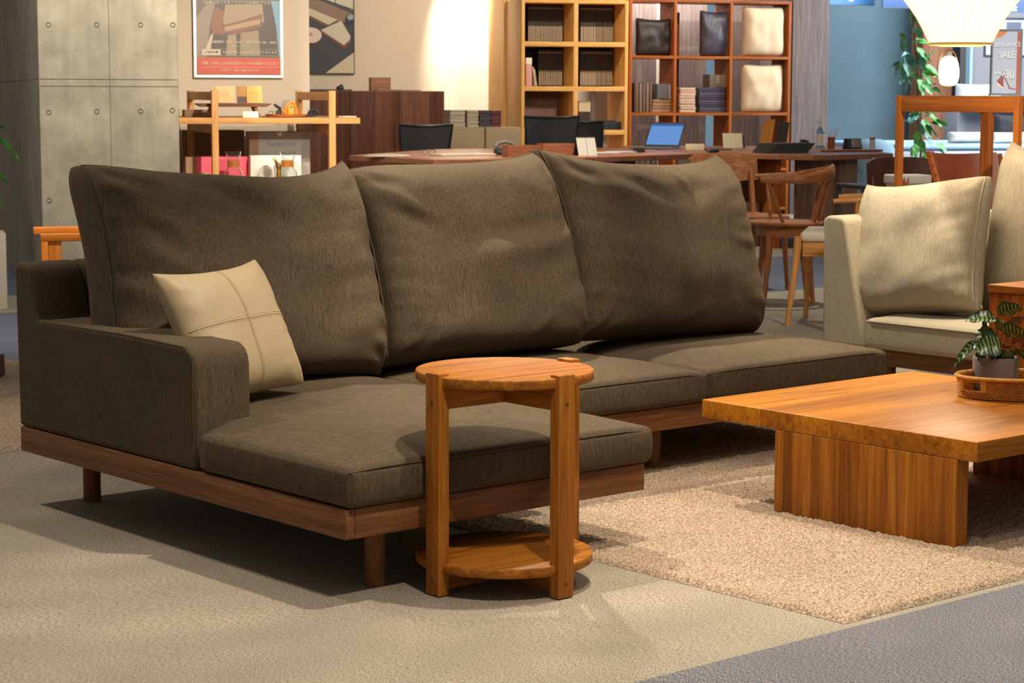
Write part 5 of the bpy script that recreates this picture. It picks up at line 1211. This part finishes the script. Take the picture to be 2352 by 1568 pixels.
# clearance sign
sgc = CP + ray(2310, 222)*8.92; ws = 34*8.92/F; zb_ = zf+.0006; hs = 151*8.92/F; kk = ws/34
sg = thing('clearance_sign', 'framed clearance sale sign with a red lamp picture standing on the wooden frame', 'sign', (sgc.x, sgc.y, zb_), -.98)
FB = plain('sign_frame_blue', (96, 120, 140), .4, var=0)
MB().box(-ws, ws, -.006, .006, 0, .010).box(-ws, ws, -.006, .006, hs-.006, hs).box(-ws, -ws+.005, -.006, .006, .01, hs-.006).box(ws-.007, ws, -.006, .006, .01, hs-.006).make('frame', FB, sg)
MB().box(-ws-.006, -ws-.0003, -.007, .02, 0, hs).make('black_edge', BLK, sg)
MB().rbox(-ws-.01, ws*.9, .0065, .09, 0, .006, .002).make('foot', BLK, sg)
def X(px): return (px-2310)*kk
def Z(py): return (222-py)*kk
art('print', sg, [
    (R4(-ws+.005, ws-.007, .010, hs-.006), pm((166, 184, 216))),
    ([(X(2282), Z(92)), (X(2283), Z(73)), (X(2311), Z(73)), (X(2306), Z(82)), (X(2296), Z(89))], pm((196, 120, 96))),
    (R4(X(2332), X(2340), Z(219), Z(77)), pm((164, 84, 84))),
    ([(X(2288), Z(190)), (X(2299), Z(177)), (X(2304), Z(180)), (X(2304), Z(204)), (X(2298), Z(200))], pm((134, 62, 66))),
    ([(X(2288), Z(190)), (X(2304), Z(204)), (X(2303), Z(206)), (X(2290), Z(197))], pm((238, 226, 216))),
    ([(X(2303), Z(176)), (X(2305), Z(176)), (X(2319), Z(203)), (X(2317), Z(205))], pm((134, 62, 66))),
    ([(X(2316), Z(203)), (X(2332), Z(206)), (X(2332), Z(208)), (X(2316), Z(206))], pm((150, 96, 104))),
    ([(X(2298), Z(178)), (X(2302), Z(166)), (X(2303), Z(166)), (X(2300), Z(178))], pm((134, 62, 66))),
], y=-.001, step=.0003)
SW = plain('sign_white_ink', (226, 232, 238), .5, var=0)
lettering('CLEARANCE', .0245, SW, sg, (X(2308), -.0042, Z(107)), sx=.86); lettering('SALE', .042, SW, sg, (X(2310), -.0042, Z(130)), sx=.8)
lettering('〜30', .050, SW, sg, (X(2306), -.0042, Z(174)), sx=.8); lettering('%', .02, SW, sg, (X(2325), -.0042, Z(168))); lettering('OFF', .010, SW, sg, (X(2325), -.0042, Z(183)))
lettering('SALE', .011, SW, sg, (X(2336.5), -.0042, Z(105)), rot=(PI/2, PI/2, 0)); lettering('C', .008, SW, sg, (X(2310), -.0042, Z(211)))
# leather chair
vl = 10.2; u0, zt_ = bpx(2128, 350, vl); u1 = u0+.46
lc = thingb('leather_chair', 'tan leather sling chair with brass studs behind the beige cushions', 'chair', (u0+u1)/2, vl, 0, None, .0); c = (u1-u0)/2
LT = plain('tan_leather', (164, 82, 48), .42, var=.08, scale=6); LT2 = plain('orange_leather', (196, 98, 34), .4, var=.05, scale=6)
def sf(i, j): return (-c+.03+(2*c-.06)*i-.02*0+.055*(1-j)*(1-i), .06*math.sin(PI*i)-.10*(1-j), .50+(zt_-.50)*j-.010*math.sin(PI*i))
mb = MB().grid(sf, 16, 8); mb.grid(lambda i, j: tuple(Vector(sf(i, j))+Vector((0, .006, 0))), 16, 8); mb.make('sling_back', LT, lc)
MB().grid(lambda i, j: (-c-.012+.05*i+.06*(1-j)+.010*(1-j), -.012-.02*math.sin(PI*i)-.10*(1-j), .50+(zt_+.006-.50)*j), 6, 8).grid(lambda i, j: (-c-.012+.05*i+.06*(1-j)+.010*(1-j), -.004-.10*(1-j), .50+(zt_+.006-.50)*j), 6, 8).make('leather_edge', LT2, lc)
mb = MB()
for k_ in range(5): j = .95-.14*k_; mb.ell((-c+.003+.066*(1-j), -.034-.10*(1-j), .50+(zt_-.50)*j), (.006, .004, .006), 10, 6)
mb.make('stud', plain('brass', (190, 146, 60), .25, metal=1, var=0), lc)
for x in (-c+.012, c-.012): MB().tube([(x, .0, zt_-.01), (x+(.06 if x < 0 else 0), -.10, .50), (x, -.20, 0)], .014, 10).make('rear_leg', TZ, lc)
for x in (-c+.03, c-.012): MB().tube([(x, -.42, 0), (x, -.42, .40)], .014, 10).make('front_leg', TZ, lc)
MB().rbox(-c+.03, c-.02, -.45, -.10, .36, .40, .015, 3).make('seat', LT, lc)
u, z = bpx(2236, 372, vl-.25); 
# ================================================================== PENDANT LAMPS
pl_ = CP + ray(2206, 100)*7.4; rB = 70*7.4/F; kz = 7.4/F
SHADE = plain('lit_lamp_film', (255, 232, 196), .6, var=0, emit=1.9); RIBM = plain('lamp_rib', (255, 196, 120), .6, var=0, emit=.55)
pd_ = thing('pendant_lamp', 'large glowing ribbed bubble pendant lamp hanging at the upper right', 'pendant lamp', (pl_.x, pl_.y, pl_.z), 0)
prof = [(70, 0), (78, 16), (88, 36), (100, 58), (114, 78), (131, 100), (150, 124), (166, 150), (172, 180), (166, 212), (146, 242), (110, 262), (70, 272)]
MB().lathe([(r_*kz, z*kz) for r_, z in prof], 72, cap=False).make('shade', SHADE, pd_)
mb = MB()
for k_ in range(44):
    a = 2*PI*k_/44; mb.tube([((r_*kz+.0006)*math.cos(a), (r_*kz+.0006)*math.sin(a), z*kz) for r_, z in prof], .0011, 4)
mb.make('rib', RIBM, pd_)
MB().lathe([(rB-.004, -.006), (rB+.002, -.006), (rB+.002, .003), (rB-.004, .003), (rB-.004, -.006)], 60, cap=False).lathe([(.0, -.010), (rB*.70, -.010), (rB*.70, -.004), (0, -.004)], 40, cap=False).make('base_ring', plain('lamp_ring', (214, 164, 96), .5, var=0, emit=.35), pd_)
MB().tube([(0, 0, 272*kz), (0, 0, 1.6)], .003, 6).make('cord', BLK, pd_)
ll = bpy.data.lights.new('pendant_glow', 'POINT'); ll.energy = 14; ll.color = (1, .84, .64); ll.shadow_soft_size = .15
lo = bpy.data.objects.new('pendant_glow', ll); COL.objects.link(lo); lo.location = (pl_.x, pl_.y, pl_.z-.12)
p_ = CP + ray(2179, 160)*11.0; ks = 11.0/F
sl = thing('pendant_lamp', 'small glowing white glass lantern with a gold loop hanging below the big lamp', 'pendant lamp', p_, BZ)
MB().lathe([(0, -36), (14, -36), (21, -30), (24, -16), (24, 0), (21, 16), (15, 27), (7, 31), (0, 32)], 32, cap=False).xf(Matrix.Scale(ks, 4)).make('glass', plain('lit_white_glass', (255, 250, 240), .4, var=0, emit=2.2), sl)
GOLD = plain('gold_loop', (220, 170, 96), .3, metal=.6, var=0)
def loop(): return [(-5, 0, 45), (-15, 0, 40), (-22, 0, 26), (-26, 0, 6), (-27, 0, -12), (-24, 0, -28), (-12, 0, -37), (0, 0, -39), (12, 0, -37), (22, 0, -30), (27, 0, -12), (26, 0, 6), (20, 0, 28), (12, 0, 41), (2, 0, 45)]
MB().tube([(x*ks, y*ks, z*ks) for x, y, z in loop()], .0026, 8, closed=True).make('loop', GOLD, sl)
MB().tube([(0, 0, 30*ks), (.004, 0, 40*ks)], [.016, .012], 12).make('socket', plain('socket_white', (214, 206, 200), .5, var=0), sl)
MB().tube([(0, 0, 44*ks), (.004, 0, 1.75)], .0018, 6).make('cord', plain('cord_grey', (160, 160, 164), .5, var=0), sl)

# ================================================================== TALL PLANT, BEDS, ETC
GRN = plain('green_leaf', (96, 176, 74), .4, var=.25, scale=14); GRN2 = plain('blue_green_leaf', (96, 160, 140), .35, var=.2, scale=14)
pv = 17.0
def pleaf(parent, px, py, dx, dy, L, wd_, mat, vv, origin, dv=0):
    u, z = bpx(px, py, vv+dv); b = bw(u, vv+dv, z)-origin; d = UU*dx+Vector((0, 0, dy))-VV*.35
    return leaf(parent, tuple(b), tuple(d), L, wd_, .25, random.uniform(-.9, .9), mat, .2, None)
u, z = bpx(2112, 300, pv); org = bw(u, pv, 0)
tpn = thing('tall_plant', 'tall leafy green climbing plant in front of the blue wall', 'plant', org, 0)
MB().lathe([(0, 0), (.12, 0), (.15, .30), (.135, .30), (.125, .27), (0, .27)], 30, cap=False).make('pot', plain('pot_white', (190, 186, 180), .6), tpn)
stp = []
for px, py in ((2112, 470), (2113, 400), (2116, 330), (2108, 250), (2110, 180), (2104, 120), (2100, 60), (2096, 10)):
    u, z = bpx(px, py, pv); q = bw(u, pv, max(z, .2))-org; stp.append(q)
stp[0] = Vector((0, 0, .25)); MB().tube(stp, .012, 8).make('stem', plain('brown_stem', (112, 84, 54), .7), tpn)
for px, py, dx, dy, L in ((2068, 76, .4, -1, .14), (2098, 95, .9, .1, .16), (2080, 118, 0, -1, .20), (2066, 140, -.5, -1, .13), (2105, 115, .8, -.5, .17), (2060, 150, -.8, -.1, .13), (2075, 130, .3, -1, .15), (2110, 130, .5, -1, .19), (2125, 150, .9, -.5, .15),
    (2090, 150, -.8, -.4, .14), (2120, 165, .9, .0, .14), (2078, 165, -.6, -.9, .12), (2098, 175, -.8, .3, .13), (2110, 180, .2, -1, .15), (2085, 185, -.4, -1, .12), (2118, 190, .6, -.6, .13), (2132, 195, .8, .2, .10), (2140, 205, .8, -.2, .10), (2100, 60, -.3, .9, .22), (2112, 85, -.8, 1, .16),
    (2108, 262, -.8, -.2, .15), (2115, 262, .8, .2, .15), (2095, 285, -.8, .5, .17), (2118, 275, .5, -.8, .15), (2132, 262, .8, -.6, .15), (2140, 282, 1, .1, .16), (2125, 285, .8, -.7, .16), (2108, 300, -.2, -1, .16), (2112, 320, .2, -1, .14), (2122, 305, .5, -.8, .12), (2104, 330, -.3, -1, .13), (2150, 330, .8, -.4, .12), (2118, 345, .2, -1, .12), (2102, 268, -.4, 1, .12), (2128, 140, .2, 1, .13)):
    pleaf(tpn, px, py, dx, dy, L*.95, L*.58, random.choice([GRN, GRN, GRN2]), pv, org, random.uniform(-.12, .12))
    if py > 60: pleaf(tpn, px+random.uniform(-9, 9), py+random.uniform(-12, 12), dx+random.uniform(-.6, .6), dy+random.uniform(-.4, .4), L*.75, L*.46, random.choice([GRN, GRN2]), pv, org, random.uniform(-.12, .12))
def box_b(name, lab, cat, px0, px1, pyt, vv, dep, mat, z0=0, r=.03, part='body', grp=None):
    u0, z1 = bpx(px0, pyt, vv); u1, _ = bpx(px1, pyt, vv); t = thingb(name, lab, cat, (u0+u1)/2, vv, z0, grp)
    MB().rbox(-(u1-u0)/2, (u1-u0)/2, 0, dep, 0, z1-z0, r, 3).make(part, mat, t); return t, (u1-u0)/2, z1-z0
BEDF = plain('bed_linen_blue', (150, 176, 200), .85, var=.03); MAT = plain('mattress_grey', (170, 166, 168), .85, var=.03)
t, w, h = box_b('bed', 'pale blue made bed in front of the wood panel', 'bed', 2066, 2420, 345, 17.9, 1.7, MAT, 0, .04, 'mattress')
MB().rbox(-w-.01, w+.01, -.01, 1.7, h+.001, h+.055, .025, 3).make('duvet', BEDF, t)
zbed = h+.056
PWH = plain('pillow_cotton', (226, 222, 214), .9, var=.02)
def pil_at(name, lab, px0, px1, pyt, pyb, vv, mat, t_=.16, seed=1, z=None, lean_=.12, grp=None):
    u0, z1 = bpx(px0, pyt, vv); u1, z0 = bpx(px1, pyb, vv); z0 = z if z is not None else z0
    t = thingb(name, lab, 'pillow', (u0+u1)/2, vv, z0+.002, grp); o, _ = pillow('cover', t, u1-u0, max(.08, z1-z0), t_, mat, pinch_top=.12, pinch_bot=.05, n=18, seed=seed, wr=.01, q=.5)
    o.rotation_euler = (-lean_, 0, 0); return t
pil_at('pillow', 'cream pillow on the bed left of the frame posts', 2178, 2262, 303, 350, 18.25, plain('pillow_cream', (206, 196, 176), .9, var=.03), .2, 71, zbed)
pil_at('pillow', 'bright white pillow seen through the right side of the wooden frame', 2280, 2356, 304, 350, 18.1, plain('pillow_bright', (236, 230, 220), .9, var=.02), .2, 72, zbed)
pil_at('pillow', 'dark fluffy pillow above the bright white one', 2284, 2350, 262, 310, 18.7, plain('fur_dark', (44, 40, 42), 1, var=.3, scale=60), .2, 73, zbed, .05)
pil_at('pillow', 'plump white cushion just behind the top rail of the wooden frame', 2196, 2298, 192, 236, 19.75, plain('white_satin', (196, 196, 190), .7, var=.03), .3, 74, None, .0).location
# headboard carries the rear cushions
u0, z1 = bpx(2196, 236, 19.7); u1 = bpx(2420, 236, 19.7)[0]
t = thingb('sideboard', 'grey headboard cabinet behind the bed', 'cabinet', (u0+u1)/2, 19.1, 0); MB().rbox(-(u1-u0)/2, (u1-u0)/2, 0.56, .86, 0, z1, .004).make('body', GREYW, t)
MB().rbox(-(u1-u0)/2, (u1-u0)/2, 0.55-.56+.02, .555, z1-.03, z1, .004).make('top', GREYW, t)
u0, z1 = bpx(2224, 262, 16.6); u1, z0 = bpx(2262, 330, 16.6)
o = thingb('pouf', 'round pale blue pouf behind the right end of the desk', 'pouf', bpx(2003, 350, 16.9)[0], 16.9, 0)
zz_ = bpx(2016, 318, 16.9)[1]; MB().lathe([(0, 0), (.25, 0), (.29, .1), (.29, .35), (.26, zz_*.75), (.18, zz_*.93), (.09, zz_*.99), (0, zz_)], 36, cap=False).make('body', plain('pale_blue_fabric', (156, 188, 204), .85, var=.03), o)
u, z = bpx(2018, 364, 11.8); t = thingb('low_table', 'dark low table right of the slatted desk end', 'table', u, 11.8, 0)
zt2 = bpx(2018, 424, 11.8)[1]; MB().rbox(-.16, .22, -.1, .28, zt2-.025, zt2, .003).make('top', plain('dark_table', (40, 38, 40), .4), t)
for x, y in ((-.14, -.08), (.20, -.08), (-.14, .26), (.20, .26)): MB().tube([(x, y, 0), (x, y, zt2-.026)], .012, 8).make('leg', BLK, t)
t = thingb('paper_cup', 'white paper cup on the dark low table', 'cup', u, 11.8, zt2+.0006); hcup = z-zt2
MB().lathe([(0, 0), (.026, 0), (.034, hcup-.006), (.037, hcup-.006), (.037, hcup), (0, hcup)], 24, cap=False).make('cup', plain('cup_white', (206, 206, 204), .6, var=0), t)
t = thingb('white_bench', 'white box bench visible between the dark chair and the leather chair', 'bench', bpx(2100, 400, 10.15)[0], 10.15, 0); z = bpx(2100, 402, 10.15)[1]
MB().rbox(-.1, .11, 0, .17, z-.05, z, .01).make('top', plain('white_lacquer', (222, 218, 208), .4, var=0), t); MB().rbox(-.09, .10, .01, .16, 0, z-.051, .01).make('body', plain('white_lacquer', (222, 218, 208), .4, var=0), t)
# framed pictures behind the sign
u0, u1, z0, z1 = rect(2264, 2370, 40, 131, 21.49)
t = thingb('picture', 'dark framed picture with brown and grey shapes behind the clearance sign', 'picture', (u0+u1)/2, 21.499, z0); w = (u1-u0)/2*1.03; h = z1-z0
MB().box(-w, w, -.02, 0, 0, .02).box(-w, w, -.02, 0, h-.02, h).box(-w, -w+.02, -.02, 0, .02, h-.02).box(w-.02, w, -.02, 0, .02, h-.02).make('frame', DF, t)
art('print', t, [(R4(-w+.02, w-.02, .02, h-.02), pm((170, 170, 182))), (R4(-w+.05, -w+.13, h*.45, h*.8), pm((150, 96, 70))), (R4(-w*.1, w*.5, h*.6, h-.05), pm((96, 98, 112))), (R4(-w+.03, 0, .03, h*.35), pm((206, 196, 196)))], y=-.004)

# ================================================================== LEFT EDGE
t = thing('display_plinth', 'white display plinth at the far left edge beyond the dark sofa', 'plinth', atz(-30, 712, 0), BZ)
zpl = bpx(5, 536, (atz(-30, 712, 0)-C0).dot(VV))[1]; xw = (bpx(18, 700, (atz(-30, 712, 0)-C0).dot(VV))[0]-(atz(-30, 712, 0)-C0).dot(UU))
MB().rbox(-.25, xw, 0, .3, 0, zpl, .004).make('body', plain('plinth_white', (186, 176, 158), .7, var=.02), t)
vo = 9.6; u0, z1 = bpx(93, 538, vo); u1 = u0+.55
t = thingb('wooden_armchair', 'bright orange wooden armchair showing one arm behind the left end of the dark sofa', 'chair', u0, vo, 0)
OW = wood('orange_wood', (196, 104, 30), (228, 136, 50), (236, 152, 70), 'X', .4); OWZ = wood('orange_wood_z', (196, 104, 30), (228, 136, 50), (236, 152, 70), 'Z', .4)
for y in (0, .5): MB().rbox(0, .50, y, y+.05, z1-.034, z1, .003).make('arm', OW, t)
for x in (.035, .42):
    for y in (.006, .506): MB().rbox(x, x+.058, y, y+.036, 0, z1-.0345, .003).make('leg', OWZ, t)
MB().rbox(.06, .48, .045, .504, .30, .36, .01).make('seat', plain('seat_fabric_tan', (150, 120, 90), .9), t)
t = thing('low_stool', 'dark brown wooden block leg on the left rug at the far left edge', 'stool', atz(-40, 858, .012), 0)
s0 = (atz(12, 858, .012)-atz(-40, 858, .012)).length
MB().rbox(-.2, 0.0, -.2, .0, 0.002, .09, .003).make('block', DKZ, t); t.location = atz(12, 862, .012); t.rotation_euler = (0, 0, -YAW)
# leaves reaching in from a plant left of the frame
vp_ = 7.6; u, z = bpx(-190, 330, vp_); org = bw(u, vp_, 0)
t = thing('potted_tree', 'green plant whose few leaves reach in at the left edge before the concrete pillar', 'plant', org, 0)
MB().lathe([(0, 0), (.13, 0), (.16, .3), (.145, .3), (.13, .26), (0, .26)], 28, cap=False).make('pot', plain('pot_white', (190, 186, 180), .6), t)
MB().tube([(0, 0, .25), (.01, 0, .7), (0, .02, 1.2), (.01, 0, 1.35)], [.014, .011, .008, .004], 8).make('stem', plain('brown_stem', (112, 84, 54), .7), t)
for px, py, dx, dy, L in ((-22, 290, 1, .15, .055), (-18, 305, 1, -.75, .115), (-25, 392, 1, -.4, .075), (-10, 455, .8, -.5, .03), (-40, 330, -.3, .5, .1)):
    pleaf(t, px, py, dx, dy, L, .032, GRN, vp_, org)
